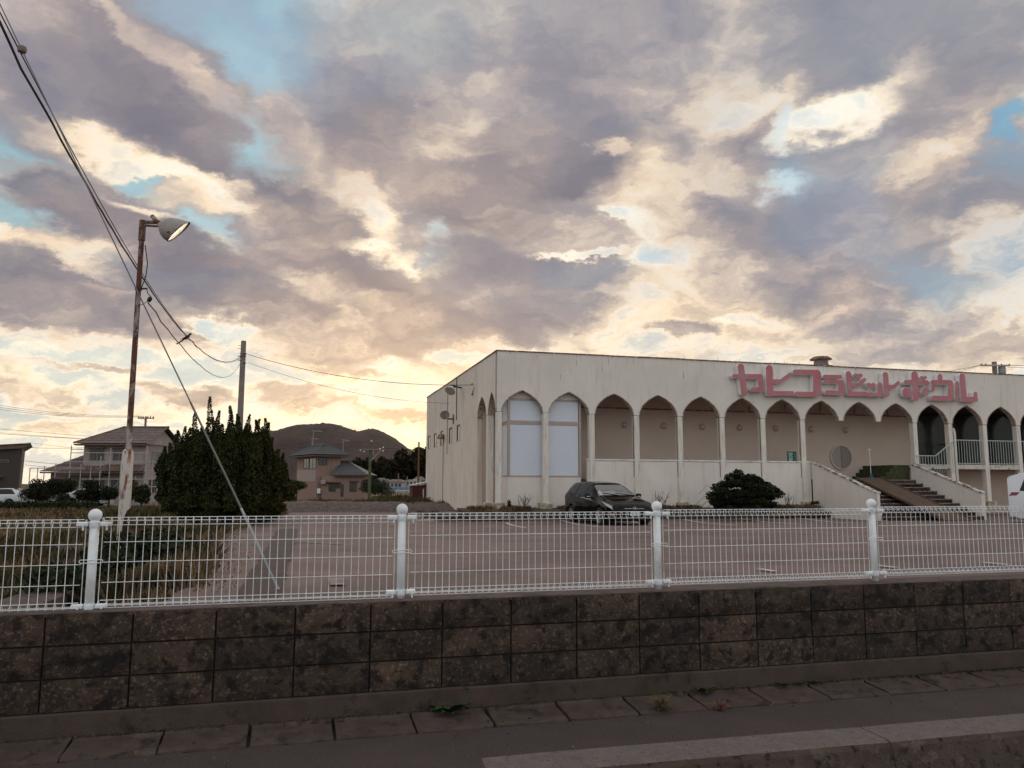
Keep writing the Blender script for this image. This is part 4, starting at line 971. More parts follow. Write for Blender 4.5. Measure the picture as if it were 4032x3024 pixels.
lit_side = (P[:, 0]+g.normal(size=len(P))*.5) > 1.6
leaves('foliage', juniper, jt, P[~lit_side], Sz[~lit_side], up=1.0, aspect=2.0, kind='stuff')
leaves('foliage', juniper_lit, jt, P[lit_side], Sz[lit_side], up=1.0, aspect=2.0, kind='stuff')
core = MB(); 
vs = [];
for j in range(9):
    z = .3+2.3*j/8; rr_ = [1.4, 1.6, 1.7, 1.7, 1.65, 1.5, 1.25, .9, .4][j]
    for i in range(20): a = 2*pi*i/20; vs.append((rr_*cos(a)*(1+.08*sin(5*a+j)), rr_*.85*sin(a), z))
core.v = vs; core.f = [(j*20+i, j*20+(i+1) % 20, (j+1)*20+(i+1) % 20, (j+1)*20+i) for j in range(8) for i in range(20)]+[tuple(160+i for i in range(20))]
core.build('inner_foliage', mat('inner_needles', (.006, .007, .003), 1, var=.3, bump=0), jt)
MB().tube([(0, 0, 0), (.05, 0, .6), (-.1, .1, 1.2)], [.22, .18, .14], 8).build('trunk', bark, jt)

def bush(name, label, cat, loc, blobs, size, mt, trunk=None, group=None, up=.2, twigs=0):
    r = empty(name, label, cat, loc, 0, group)
    pts = np.concatenate([blob(*b) for b in blobs])
    pts = pts[pts[:, 2] > -.15]
    leaves('foliage', mt, r, pts, size, up=up, kind='stuff')
    if trunk:
        for t in trunk: MB().tube(t[0], t[1], 6).build('trunk', bark, r)
    return r
# shrub in front of the parapet, right of the car
B_ = []
for k in range(110):
    a = g.uniform(0, 2*pi); q = sqrt(g.uniform(0, 1)); x = 1.40*q*cos(a); h = g.uniform(.12, 1)*(.55+.95*(1-abs(q*cos(a))**1.6))
    B_.append((x*(.75+.3*h)+.12*h, .6*q*sin(a), h, .27, .26, .13, 300, .15))
for x, z in ((-.95, 1.05), (-.40, 1.45), (-.1, 1.6), (.1, 1.35), (.8, 1.22), (1.3, .95), (1.05, 1.1), (.55, 1.25), (-.6, 1.2), (1.5, .8)): B_.append((x, 0, z, .26, .24, .18, 330, .2))
sb = bush('evergreen_shrub', 'dark spreading evergreen shrub in front of the parapet between the pillars', 'shrub', (9.2, 32.0, .45), B_, .055, yew_l, [([(0, 0, 0), (.1, 0, .5)], [.08, .05]), ([(0, 0, 0), (-.5, 0, .7)], [.05, .03]), ([(0, 0, 0), (.6, .1, .6)], [.05, .03])])
m = MB()
for x, z in ((-1.7, 1.15), (-1.85, .7), (-1.6, .35), (-1.75, .5)): m.tube([(-.6, 0, .5), (x*.8, -.1, z), (x, -.1, z-.35)], .008, 4)
m.build('dry_twigs', twig_m, sb)
# shrubs round the foot of the lamp pole
B_ = []
for k in range(70):
    y = g.uniform(-1.9, 1.4); x = -.20*y+g.uniform(-.50, .42); q = abs(y+.2)/1.8
    z = g.uniform(-.1, .40)*(1-.5*q)
    if abs(x+.13) < .34 and y < .55 and z > -.02: continue
    B_.append((x, y, z, .24, .26, .15, 260, .15))
bush('low_shrub', 'dark leafy shrub growing round the rusty foot of the lamp pole', 'shrub', (-4.15, 8.55, .62), B_, .045, shrub_l)
B_ = [(0, 0, .08, .22, .2, .14, 260, .15), (.25, -.1, .1, .2, .2, .16, 260, .15), (-.2, .1, .1, .2, .2, .12, 260, .15)]
bush('low_weed_clump', 'small green weed clump at the lot edge right of the dark pole shrub', 'weed', (-3.1, 7.0, .66), B_, .035, leaf_mat('weed_leaf', (.05, .06, .02), (.08, .075, .025)))
# bare little rose stems along the wall
def stems(loc, label, n=7, h=.75, seed=1):
    r = random.Random(seed); m = MB()
    for i in range(n):
        a = r.uniform(-1, 1); p = [(r.uniform(-.1, .1), 0, 0)]
        for k in range(4): p.append((p[-1][0]+a*.09+r.uniform(-.06, .06), r.uniform(-.08, .08), p[-1][2]+h/4*r.uniform(.6, 1.1)))
        m.tube(p, [.018, .014, .011, .008, .005], 5)
        q = p[2]; m.tube([q, (q[0]+r.uniform(-.2, .2), 0, q[2]+.18)], .007, 4)
    o = m.build('rose_bush', twig_m, None, loc); tag(o, label, 'plant', 'bare pruned bushes in the planting bed')
stems(tuple(bl(1.05, -.35, .55)), 'leafless stems in the bed left of the black minivan', 8, .7, 1)
stems(tuple(bl(6.9, -.6, .55)), 'leafless stems just right of the black minivan', 8, .85, 2)
stems(tuple(bl(13.1, -.6, .55)), 'leafless stems right of the evergreen shrub', 7, .8, 3)
wd = leaf_mat('weed_green', (.045, .06, .016), (.08, .08, .03))
bush('seedling_tree', 'little green seedling against the wall by the corner pillar', 'plant', tuple(bl(.45, -.1, .55)), [(0, 0, .2, .10, .1, .25, 260, .1), (.1, 0, .1, .12, .1, .12, 200, .1)], .04, yew_l)

# weeds at the gutter
def rosette(loc, label, n, L_, mt, seed):
    r = random.Random(seed); m = MB()
    for i in range(n):
        a = 2*pi*i/n+r.uniform(-.3, .3); l = L_*r.uniform(.7, 1.1); w = l*.26; e = r.uniform(.35, 1.05)
        c, s = cos(a), sin(a); pr = []
        for k in range(6):
            t = k/5; ww = w*sin(pi*min(1, t*.9+.1))**.8; rr_ = l*t*cos(e*(1-t*.4)); z = l*t*sin(e)*(1-.55*t)
            pr.append(((rr_*c-ww*s, rr_*s+ww*c, z+.01), (rr_*c, rr_*s, z), (rr_*c+ww*s, rr_*s-ww*c, z+.01)))
        vs = [p for q in pr for p in q]; m.add(vs, [(3*k+j, 3*k+j+1, 3*k+4+j, 3*k+3+j) for k in range(5) for j in (0, 1)])
    o = m.build('weed', mt, None, loc); tag(o, label, 'weed'); return o
dock = mat('broad_leaf', (.035, .085, .032), .5, var=.3, vs=20, bump=0)
rosette(fr(-.45, -.05, .04), 'broad-leaved green weed rosette at the foot of the block wall', 14, .165, dock, 1)
rosette(fr(1.50, -.03, .04), 'small toothed green weed upright against the wall foot', 9, .12, mat('weed_leaf_pale', (.06, .08, .02), .6, var=.3, vs=20, bump=0), 5)
for i, t in enumerate((2.32, 2.45, 2.18)): rosette(fr(t, -.03, .04), ['low weed tuft in the middle of three at the wall foot', 'low weed tuft rightmost of three at the wall foot', 'low weed tuft leftmost of three at the wall foot'][i], 8, .085, MATS['weed_leaf_pale'], 20+i)
def tuft(loc, label, n, h, mt, seed, spread=.6, cat='grass tuft'):
    r = random.Random(seed); m = MB()
    for i in range(n):
        a = r.uniform(0, 2*pi); l = h*r.uniform(.5, 1.1); w = .004; c, s = cos(a), sin(a); k0 = r.uniform(.1, spread)
        x0, y0 = r.uniform(-.03, .03), r.uniform(-.02, .02)
        p = [(x0+c*l*k0*t*t, y0+s*l*k0*t*t, l*t*(1-.3*k0*t)) for t in (0, .5, 1)]
        m.add([(p[0][0]-w*s, p[0][1]+w*c, 0), (p[0][0]+w*s, p[0][1]-w*c, 0), (p[1][0]+w*s, p[1][1]-w*c, p[1][2]), (p[1][0]-w*s, p[1][1]+w*c, p[1][2]), p[2]], [(0, 1, 2, 3), (3, 2, 4)])
    o = m.build('grass_tuft', mt, None, loc); tag(o, label, cat, kind=None); return o
straw = mat('straw', (.17, .12, .05), .9, var=.4, vs=30, bump=0, col2=(.07, .065, .02), thr=.54, s2=20)
tuft(fr(1.02, -.30, .02), 'straw-coloured grass tuft at the outer edge of the gutter', 90, .13, straw, 1, 1.6)
tuft(fr(1.45, -.36, .01), 'thin reddish dry grass tuft lying by the gutter edge', 30, .08, mat('red_straw', (.16, .07, .04), .9, bump=0), 2, 2.5)
# moss along the gutter joint, nobody could count it
c = []
for i in range(260):
    t = g.uniform(-4, 6); c.append(tuple(fr(t, -.04-g.uniform()**2*.9, .03)))
lv_ = leaves('leaf_litter', mat('dead_leaf', (.12, .065, .035), .9, var=.4, vs=20, bump=0), None, c, .016, aspect=1.5, kind='stuff', label='dry leaf bits scattered along the gutter'); 
c = []
for i in range(5200):
    t = g.uniform(-4, 6); dens = .5+.5*noise.noise(Vector((t*1.6, 3, 0)))+(.5 if t > 3.1 else 0)
    if g.uniform() > dens: continue
    c.append(tuple(fr(t, -.028-abs(g.normal())*.010-(.02*g.uniform() if t > 3.2 else 0), .052+abs(g.normal())*.006)))
leaves('moss', mat('moss', (.075, .060, .022), 1, var=.4, vs=6, bump=0, col2=(.03, .04, .01), thr=.5, s2=3, island=.5), None, c, .012, aspect=1.2, kind='stuff', label='moss and litter in the joint between the gutter and the wall')

# grasses: verge left of the lot, field, weeds before the houses
def grass_field(name, label, mt, n, region, h, w=.012, lean=.35):
    pts = []
    while len(pts) < n:
        p = region()
        if p: pts.append(p)
    p = np.array(pts); n = len(p); a = g.uniform(0, 2*pi, n); hh = h*g.uniform(.4, 1.2, n)*p[:, 3]; ww = w*(.6+p[:, 4]*.05)
    c, s = np.cos(a), np.sin(a); b = p[:, :3]
    o1 = np.stack([-s*ww, c*ww, 0*a], 1); l = g.uniform(.1, lean, n)
    mid = b+np.stack([c*l*hh*.4, s*l*hh*.4, hh*.55], 1); tip = b+np.stack([c*l*hh*1.3, s*l*hh*1.3, hh*(1-.25*l)], 1)
    v = np.stack([b-o1, b+o1, mid+o1*.8, tip, mid-o1*.8], 1).reshape(-1, 3)
    me = bpy.data.meshes.new(name); me.vertices.add(5*n); me.vertices.foreach_set('co', v.ravel())
    me.loops.add(5*n); me.loops.foreach_set('vertex_index', np.arange(5*n, dtype=np.int32))
    me.polygons.add(n); me.polygons.foreach_set('loop_start', np.arange(0, 5*n, 5, dtype=np.int32)); me.polygons.foreach_set('loop_total', np.full(n, 5, np.int32))
    me.materials.append(mt); me.update(calc_edges=True)
    return link(name, me, kind='stuff', label=label, cat=None)
dry = mat('dry_grass_m', (.25, .155, .085), 1, var=.35, vs=.6, bump=0, col2=(.10, .085, .03), thr=.56, s2=.45, soft=.1, island=.5)
grn = mat('green_grass_m', (.040, .045, .013), 1, var=.35, vs=.8, bump=0, col2=(.10, .075, .03), thr=.53, s2=.9, soft=.12, island=.5)
def reg_left():
    d = 4.5+60*g.uniform()**1.7; x = g.uniform(-1.05, -.30)*d; y = d+2.2
    t, s = to_ts(x, y); e = t-t_edge(s)
    if s < .3 or e > g.uniform(-.4, .12) or s > 62: return None
    if noise.noise(Vector((x*.5, y*.5, 0))) < -.35: return None
    return (x, y, gh(x, y)-.02, 1, y)
grass_field('dry_grass', 'dry brown grass covering the field left of the parking lot', dry, 42000, reg_left, .28, .011)
def reg_g():
    r = reg_left()
    if not r or noise.noise(Vector((r[0]*.3+9, r[1]*.3, 0))) < -.02: return None
    return r
grass_field('green_grass', 'green weeds growing among the dry field grass', grn, 17000, reg_g, .34, .013, .5)
def reg_edge():
    s = g.uniform(.5, 30); t = t_edge(s)+g.normal()*.3-.25
    p = fr(t, s); return (p.x, p.y, gh(p.x, p.y), .6, p.y)
grass_field('verge_grass', 'dry fringe of grass along the left edge of the parking lot', dry, 14000, reg_edge, .14, .007, .6)
def reg_back():
    x = g.uniform(-22, 1.5); y = g.uniform(43, 66)
    if x > -3 and y < 52: return None
    if x > -.15*y+7: return None
    return (x, y, gh(x, y)-.02, 1.6+.8*noise.noise(Vector((x*.4, y*.3, 0))), y)
grass_field('tall_weeds', 'tall yellow-brown weeds beyond the gravel heap in front of the pink house', mat('tall_weed_m', (.16, .12, .05), 1, var=.35, vs=.6, bump=0, col2=(.07, .07, .022), thr=.5, s2=.5, soft=.1, island=.5), 26000, reg_back, .42, .020, .5)
def reg_bed():
    u = g.uniform(-1.4, 14.5); v = g.uniform(-.95, .0); p = bl(u, v, 0)
    if noise.noise(Vector((u*.8, 1, 0))) < .0: return None
    return (p.x, p.y, .55, 1, 20)
grass_field('bed_grass', 'dry grass and leaf litter in the planting bed along the arcade', dry, 3500, reg_bed, .22, .008, .7)
# gravel heap and broken slabs
m = MB(); nx, ny = 60, 10; vs = []
for j in range(ny+1):
    for i in range(nx+1):
        x = -13.8+12.6*i/nx; q = j/ny; y = 40.5+4.5*q+.6*noise.noise(Vector((x*.4, 0, 0)))
        ex = min(1, i/8)*min(1, (nx-i)/10)
        z = .13+ex*.50*sin(pi*min(1, q*1.0))**.8*(1+.35*noise.noise(Vector((x*.7, y*.7, 0))))+.07*noise.noise(Vector((x*3, y*3, 0)))
        vs.append((x, y, z))
m.v = vs; m.f = [(j*(nx+1)+i, j*(nx+1)+i+1, (j+1)*(nx+1)+i+1, (j+1)*(nx+1)+i) for j in range(ny) for i in range(nx)]
m.build('gravel_bank', gravel_m, smooth=True, kind='structure')
sm = []
for q in range(5):
    r = random.Random(q); m = MB().bbox(-.5, .5, -.35, .35, 0, .16, .03); m.v = [(x+r.uniform(-.08, .08), y+r.uniform(-.06, .06), z+r.uniform(-.03, .03)) for x, y, z in m.v]; sm.append(m.mesh('broken_slab', stone_m))
for i, (u, v, rz, sx, ti, lab) in enumerate(((-.8, -1.0, .1, 1.2, .12, 'broken concrete slab tilted below the corner pillar footing'), (-1.9, -.5, .5, 1.4, -.1, 'flat broken slab at the left foot of the building corner'), (-1.4, 1.6, .3, 1.6, .05, 'broken slab beside the foot of the side wall'), (-2.3, 3.2, 1.2, 1.5, .1, 'farthest broken slab along the side wall'), (.2, -1.15, -.1, 1.0, .2, 'broken slab leaning on the bed edge left of the minivan'))):
    o = link('broken_slab', sm[i], None, tuple(bl(u, v, .24)), rz+BR, lab, 'slab', 'broken concrete slabs round the building corner'); o.scale = (sx, 1, 1.3); o.rotation_euler = (ti, ti*.5, rz+BR)
rs_ = MB().bbox(-1.3, 1.3, -.08, .08, 0, .22, .02); rs_.v = [(x, y, z) for x, y, z in rs_.v]
lg_ = MB().tube([(0, 0, 0), (1.6, 0, 0), (3.1, 0, .03)], .13, 10).build('log', mat('log_wood', (.16, .11, .05), .95, var=.3, vs=4, bump=.5, col2=(.05, .04, .02), thr=.5, s2=3), None, tuple(bl(12.0, -1.12, .34)), BR)
tag(lg_, 'yellowish round log edging the bed between the shrub and the stairs', 'log')

# ------------------------------------------------------------ hill, woods
def hillz(x, y):
    """wooded hill west of the town"""
    zr = float(np.interp(x, [-950, -640, -570, -500, -430, -357, -330, -302, -280, -262, -240, -228, -216, -203, -190, -175, -164, -150, -120, -50, 0], [-3, -3, 12, 52, 78, 86, 95, 95, 96, 91, 83, 86.5, 88.5, 84, 78, 66, 58, 51, 46, 40, 20]))
    return zr*max(0, 1-abs((y-1240)/190)**2.2)
m = MB(); nx, ny = 300, 26; vs = []
for j in range(ny+1):
    for i in range(nx+1):
        x = -950+900*i/nx; y = 1010+320*j/ny
        z = hillz(x, y); z += (noise.noise(Vector((x*.05, y*.05, 0)))*2+noise.noise(Vector((x*.25, y*.2, 0)))*2.4)*min(1, z/20)
        vs.append((x, y, z-1.5))
m.v = vs; m.f = [(j*(nx+1)+i, j*(nx+1)+i+1, (j+1)*(nx+1)+i+1, (j+1)*(nx+1)+i) for j in range(ny) for i in range(nx)]
hill_m = mat('hill_wood_hazy', (.062, .044, .042), 1, var=.3, vs=.03, bump=1, bs=.25, col2=(.085, .055, .042), thr=.5, s2=.03, soft=.1)  # lighter purplish base colour: air haze over the woods painted in
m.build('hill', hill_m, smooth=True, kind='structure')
def wood(name, label, mt, crowns, size, kind='stuff'):
    P = np.concatenate([blob(*c) for c in crowns]); return leaves(name, mt, None, P, size, kind=kind, label=label)
cr = []
for k in range(200):                                       # nearer wooded slope between the pink house and the hall
    x = g.uniform(-76, -12); y = g.uniform(325, 400)
    top = float(np.interp(x, [-80, -70, -60, -52, -46, -40, -12], [3, 7, 12.5, 11.5, 14, 16, 19]))*g.uniform(.35, 1.03)
    r = g.uniform(1.9, 3.4); cr.append((x, y, top-r*.6, r, r, r*1.15, 260, .5))
wood('mixed_wood', 'mixed autumn wood on the low slope behind the far houses', leaf_mat('wood_leaf', (.042, .030, .012), (.022, .020, .009), .5), cr, .95)
cr = []
for k in range(46):
    x = g.uniform(-68, -48); y = g.uniform(315, 325); t_ = float(np.interp(x, [-68, -62, -55, -48], [8, 12, 13, 9]))*g.uniform(.5, 1.02); cr.append((x, y, t_*.55, 1.5, 1.5, t_*.5, 420, .4))
wood('conifer_wood', 'dark conifers in front of the mixed wood', leaf_mat('conifer_leaf', (.014, .017, .009), (.02, .018, .008), .5), cr, .8)

# ------------------------------------------------------------ houses
def ribbed(A, B, C, D, pitch=.30, h=.05, rows=6):
    """tiled slope: A-B eave, D-C top (D above A); ribs run up the slope, courses step"""
    A, B, C, D = map(Vector, (A, B, C, D)); n = max(4, int((B-A).length/pitch)); m = MB()
    nrm = (B-A).cross(D-A).normalized()
    if nrm.z < 0: nrm = -nrm
    W = n*2; vs = []
    for r in range(rows):
        for e in (0, 1):
            t = (r+e*.999)/rows
            for i in range(W+1):
                s = i/W; p = (A+(B-A)*s)*(1-t)+(D+(C-D)*s)*t
                vs.append(p+nrm*((h if i % 2 else 0)+(h*.6 if e == 0 else 0)))
    m.v = vs
    for r in range(rows*2-1):
        for i in range(W): a = r*(W+1)+i; m.f.append((a, a+1, a+W+2, a+W+1))
    return m
tile_m = mat('roof_tile', (.16, .115, .105), .55, var=.25, vs=3, bump=.2, bs=8, col2=(.085, .06, .055), thr=.55, s2=2)
tile_b = mat('roof_tile_blue', (.085, .088, .095), .75, var=.25, vs=3, bump=.2, bs=8)
h_white = mat('house_wall_grey', (.38, .32, .31), .9, var=.1, vs=.8, bump=.1, col2=(.28, .23, .22), thr=.6, s2=.8)
h_pink = mat('house_wall_pink', (.29, .19, .16), .9, var=.08, vs=.8, bump=.1)
h_pink2 = mat('house_wall_light', (.38, .29, .27), .9, var=.08, vs=.8, bump=.1)
h_dark = mat('house_wall_dark', (.060, .050, .044), .85, var=.1, vs=.8, bump=.1)
fascia = mat('fascia', (.12, .08, .06), .8, var=.1, bump=0)
hw_glass = mat('house_glass', (.06, .055, .055), .15, var=.5, vs=1.2, bump=0)
hw_frame = mat('house_window_frame', (.30, .26, .25), .6, bump=0)
hw_bronze = mat('bronze_frame', (.05, .032, .025), .6, bump=0)
steel = mat('scaffold_steel', (.40, .37, .36), .5, metal=.1, var=.2, bump=0)
def window(par, x0, x1, y, z0, z1, fr_=hw_frame, M=None, split=1):
    f = MB()
    w = .05
    for a in ((x0-w, x1+w, z1, z1+w), (x0-w, x1+w, z0-w, z0), (x0-w, x0, z0, z1), (x1, x1+w, z0, z1)): f.box(a[0], a[1], y-.06, y-.002, a[2], a[3], M)
    if split: xm = (x0+x1)/2; f.box(xm-.025, xm+.025, y-.05, y-.003, z0, z1, M)
    o = f.build('window', fr_, par)
    MB().box(x0, x1, y-.03, y-.004, z0, z1, M).build('pane', hw_glass, o)
# grey house behind scaffolding
gh_ = empty('grey_house', 'grey-walled two-storey tiled house under scaffolding left of the juniper', 'house', (0, 0, 0))
MB().box(-38.9, -33.3, 72, 79, -.5, 5.15).build('wall', h_white, gh_)
MB().prism([(72, 5.13), (79, 5.13), (75.5, 6.62)], -33.42, -33.30, Matrix(((0, 1, 0, 0), (1, 0, 0, 0), (0, 0, 1, 0), (0, 0, 0, 1)))).build('gable', h_white, gh_)
ribbed((-39.5, 71.3, 5.15), (-32.85, 71.3, 5.15), (-32.85, 75.5, 6.85), (-37.1, 75.5, 6.85)).build('roof', tile_m, gh_)
ribbed((-39.5, 79.7, 5.15), (-39.5, 71.3, 5.15), (-37.1, 75.5, 6.85), (-37.1, 75.5, 6.85)).build('roof', tile_m, gh_)
MB().quad((-39.5, 79.7, 5.15), (-32.85, 79.7, 5.15), (-32.85, 75.5, 6.85), (-37.1, 75.5, 6.85)).build('roof', tile_m, gh_)
MB().tube([(-37.2, 75.5, 6.92), (-32.8, 75.5, 6.92)], .12, 6).build('ridge', tile_m, gh_)
MB().tube([(-39.5, 71.3, 5.22), (-37.15, 75.5, 6.92)], .09, 6).build('hip_ridge', tile_m, gh_)
MB().box(-39.45, -32.9, 71.28, 72.0, 4.98, 5.12).build('eaves', fascia, gh_)
MB().box(-32.92, -32.84, 71.3, 79.6, 5.02, 5.14).build('verge', fascia, gh_)
MB().box(-42.1, -38.905, 72.6, 78, -.5, 2.62).build('wing_wall', h_white, gh_)
ribbed((-42.8, 71.9, 2.62), (-38.4, 71.9, 2.62), (-38.4, 75.4, 4.3), (-40.4, 75.4, 4.3)).build('wing_roof', tile_m, gh_)
ribbed((-42.8, 79, 2.62), (-42.8, 71.9, 2.62), (-40.4, 75.4, 4.3), (-40.4, 75.4, 4.3)).build('wing_roof', tile_m, gh_)
MB().tube([(-40.5, 75.4, 4.38), (-38.9, 75.4, 4.38)], .11, 6).build('ridge', tile_m, gh_)
MB().box(-42.7, -38.4, 71.88, 72.6, 2.48, 2.60).build('eaves', fascia, gh_)
ribbed((-40.6, 70.6, 2.42), (-36.4, 70.6, 2.42), (-36.6, 71.98, 3.15), (-39.9, 71.98, 3.15), rows=3).build('lean_to_roof', tile_m, gh_)
ribbed((-36.9, 70.9, 2.62), (-33.0, 70.9, 2.62), (-33.2, 71.98, 3.28), (-36.8, 71.98, 3.28), rows=3).build('lean_to_roof', tile_m, gh_)
MB().box(-40.5, -36.5, 70.6, 71.98, 2.28, 2.40).build('eaves', fascia, gh_)
MB().box(-36.5, -33.1, 70.92, 71.98, 2.48, 2.60).build('eaves', fascia, gh_)
for x0, x1, z0, z1 in ((-38.3, -37.0, 3.66, 4.6), (-36.2, -35.1, 3.66, 4.6), (-36.2, -35.0, .4, 1.95), (-37.6, -36.8, .4, 1.9), (-34.6, -34.1, .2, 1.95)): window(gh_, x0, x1, 72, z0, z1)
window(gh_, -40.9, -39.6, 72.6, .6, 1.7)
Ms = Matrix.Translation((-33.3, 72, 0)) @ Matrix.Rotation(pi/2, 4, 'Z')
for x0, x1, z0, z1 in ((1.4, 3.6, 3.45, 4.5), (1.0, 3.4, .75, 1.95)): window(gh_, x0, x1, 0, z0, z1, M=Ms)
for x0 in (-38.4, -36.3): MB().box(x0, x0+1.5, 71.5, 71.99, 4.72, 4.80).build('window_hood', fascia, gh_)
MB().box(-33.295, -33.27, 72.2, 78.9, -.5, -.1).build('footing', mat('house_footing', (.24, .17, .14), .9, bump=0), gh_)
MB().tube([(-33.35, 71.95, 4.9), (-33.35, 71.95, .1)], .05, 6).build('downpipe', hw_frame, gh_)
sc = empty('scaffolding', 'steel tube scaffolding with small plank platforms in front of the grey house', 'scaffold', (0, 69.9, 0))
for x, z0, z1 in ((-43.6, .6, 2.9), (-42.9, .6, 2.9), (-42.3, .6, 3.1), (-41.3, .3, 3.3), (-40.0, .3, 4.9), (-39.0, .3, 3.3), (-38.1, .3, 2.9), (-37.25, .2, 4.0), (-36.4, -.1, 4.7), (-35.4, -.1, 3.5), (-34.0, -.1, 2.2), (-33.1, -.4, 4.9), (-32.5, -.4, 3.6), (-32.0, -.4, 3.6)):
    MB().tube([(x*.972, 0, z0), (x*.972, 0, z1)], .042, 5).build('standard', steel, sc)
for x0, x1, z in ((-40, -33, 4.25), (-40.6, -31.4, 3.45), (-43.6, -38, 2.9), (-38.9, -31, 1.95), (-34, -30.6, 1.3), (-33, -30.5, .3), (-33, -30.5, 2.7), (-40, -38.9, 4.55)):
    MB().tube([(x0*.972, 0, z), (x1*.972, 0, z)], .034, 5).build('ledger', steel, sc)
pk = mat('plank', (.40, .22, .10), .9, var=.2, bump=0)
for x, z in ((-40.0, 2.85), (-38.75, 2.85), (-38.4, 2.98), (-37.4, 2.86), (-36.15, 2.85), (-35.9, 2.99)): MB().box(x*.972-.25, x*.972+.25, -.2, .2, z, z+.045).build('plank', pk, sc)
for a, b in (((-33.9, .2), (-33.2, 1.3)), ((-36, 1.2), (-35.2, 2.0)), ((-32.2, .3), (-31.0, 1.6))): MB().tube([(a[0]*.972, 0, a[1]), (b[0]*.972, 0, b[1])], .02, 5).build('brace', steel, sc)
# dark modern house at the far left
dh = empty('dark_house', 'dark charcoal house with a single slanting roof at the left edge', 'house', (-43.25, 70, 0), radians(30))
MB().prism([(-13, -.5), (-13, 3.45), (0, 4.62), (-.1, -.5)], 0, 8).build('wall', h_dark, dh)
MB().prism([(-13.4, 3.74), (.58, 5.06), (.58, 5.12), (-13.4, 3.86)], -.4, 8.4).build('roof', fascia, dh)
MB().prism([(-13.3, 3.47), (0, 4.63), (.55, 5.04), (-13.3, 3.72)], -.3, 8.3).build('soffit', mat('soffit', (.15, .10, .07), .9, bump=0), dh)
f = MB().box(-3.2, -.95, -.05, -.002, 3.36, 3.60).build('window', mat('slot_frame', (.28, .19, .14), .8, bump=0), dh); MB().box(-3.15, -1.0, -.06, -.051, 3.41, 3.55).build('pane', mat('slot_pane', (.05, .025, .02), .6, bump=0), f)
MB().box(-2.2, -1.8, -.04, -.002, .6, 1.9).build('door', mat('door_pale', (.20, .16, .14), .8, bump=0), dh)
MB().box(-2.5, -1.3, -.6, -.003, 2.1, 2.2).build('door_hood', fascia, dh)
# pink-brown house
A_ = radians(35)
ph = empty('pink_house', 'pinkish-brown rendered house with blue-grey tiled hip roof right of the juniper', 'house', (-24.5, 100, 0), A_)
MB().box(0, 3.1, 0, 7.2, -.5, 5.0).build('wall', h_pink, ph)
MB().box(-.03, -.002, .4, 7.1, 1.9, 3.4).build('wall_panel', h_pink2, ph)
ex, ez = .85, 5.25
rc = [(-ex, -ex, ez), (3.1+ex, -ex, ez), (3.1+ex, 7.2+ex, ez), (-ex, 7.2+ex, ez)]; ap1, ap2 = (1.55, 2.2, 6.75), (1.55, 5, 6.75)
ribbed(rc[0], rc[1], ap1, ap1).build('roof', tile_b, ph); ribbed(rc[3], rc[0], ap1, ap2).build('roof', tile_b, ph)
ribbed(rc[1], rc[2], ap2, ap1).build('roof', tile_b, ph); ribbed(rc[2], rc[3], ap2, ap2).build('roof', tile_b, ph)
for a, b in ((rc[0], ap1), (rc[1], ap1), (rc[3], ap2), (ap1, ap2)): MB().tube([a, b], .11, 6).build('ridge', tile_b, ph)
MB().box(-ex+.1, 3.1+ex-.1, -ex+.1, 7.2+ex-.1, 5.01, 5.2).build('eaves', fascia, ph)
window(ph, .2, 1.2, 0, 4.0, 4.85, hw_bronze)
Ml = Matrix.Rotation(pi/2, 4, 'Z') @ Matrix.Scale(-1, 4, (0, 1, 0))
Ml = Matrix(((0, 1, 0, 0), (1, 0, 0, 0), (0, 0, 1, 0), (0, 0, 0, 1)))
window(ph, .4, 2.6, 0, 3.5, 4.8, hw_bronze, Ml); window(ph, 2.9, 4.6, 0, 3.6, 4.8, hw_bronze, Ml)
MB().tube([(1.5, -.05, 4.9), (1.5, -.05, 1.8)], .05, 6).build('downpipe', hw_frame, ph)
def inv(x, y, z):    # world point in the pink house's frame
    dx, dy = x+24.5, y-100; return (dx*cos(A_)+dy*sin(A_), -dx*sin(A_)+dy*cos(A_), z)
Mw = Matrix.Rotation(-A_, 4, 'Z') @ Matrix.Translation((24.5, -100, 0))
MB().box(-23.9, -18.5, 100.0, 105.5, -.5, 2.6, Mw).build('wing_wall', h_pink, ph)
rb_ = ribbed((-22.4, 99.4, 2.7), (-17.9, 99.4, 2.7), (-21.2, 102.8, 4.55), (-22.4, 102.8, 4.55)); rb_.v = [Mw @ Vector(p) for p in rb_.v]; rb_.build('wing_roof', tile_b, ph)
rb_ = MB().quad((-17.9, 99.4, 2.7), (-17.9, 106, 2.7), (-21.2, 102.8, 4.55), (-21.2, 102.9, 4.55)); rb_.v = [Mw @ Vector(p) for p in rb_.v]; rb_.build('wing_roof', tile_b, ph)
MB().box(-22.3, -18, 99.45, 100.0, 2.55, 2.70, Mw).build('eaves', fascia, ph)
for x0, x1, z0, z1 in ((-20.3, -19.5, .7, 1.7), (-22.9, -22.15, .7, 1.6), (-21.95, -21.6, 1.1, 1.6)): window(ph, x0, x1, 100.0, z0, z1, hw_bronze, Mw)
window(ph, -21.4, -21.15, 100.0, .1, 1.5, hw_bronze, Mw, 0)
MB().box(-20.4, -19.2, 99.6, 99.99, 1.9, 2.0, Mw).build('window_hood', fascia, ph); MB().box(-23.2, -21.5, 99.5, 99.99, 1.75, 1.85, Mw).build('window_hood', fascia, ph)
tag(MB().bbox(-23.9, -23.3, 99.5, 99.98, 1.55, 2.05, .03).build('air_conditioner', h_pink2), 'outdoor air conditioner box on the wall of the pink-brown house', 'air conditioner')
tag(MB().bbox(-24.35, -23.95, 99.7, 99.98, .4, 1.0, .02).build('gas_boiler', white_paint), 'small white boiler box low on the pink-brown house wall', 'boiler')
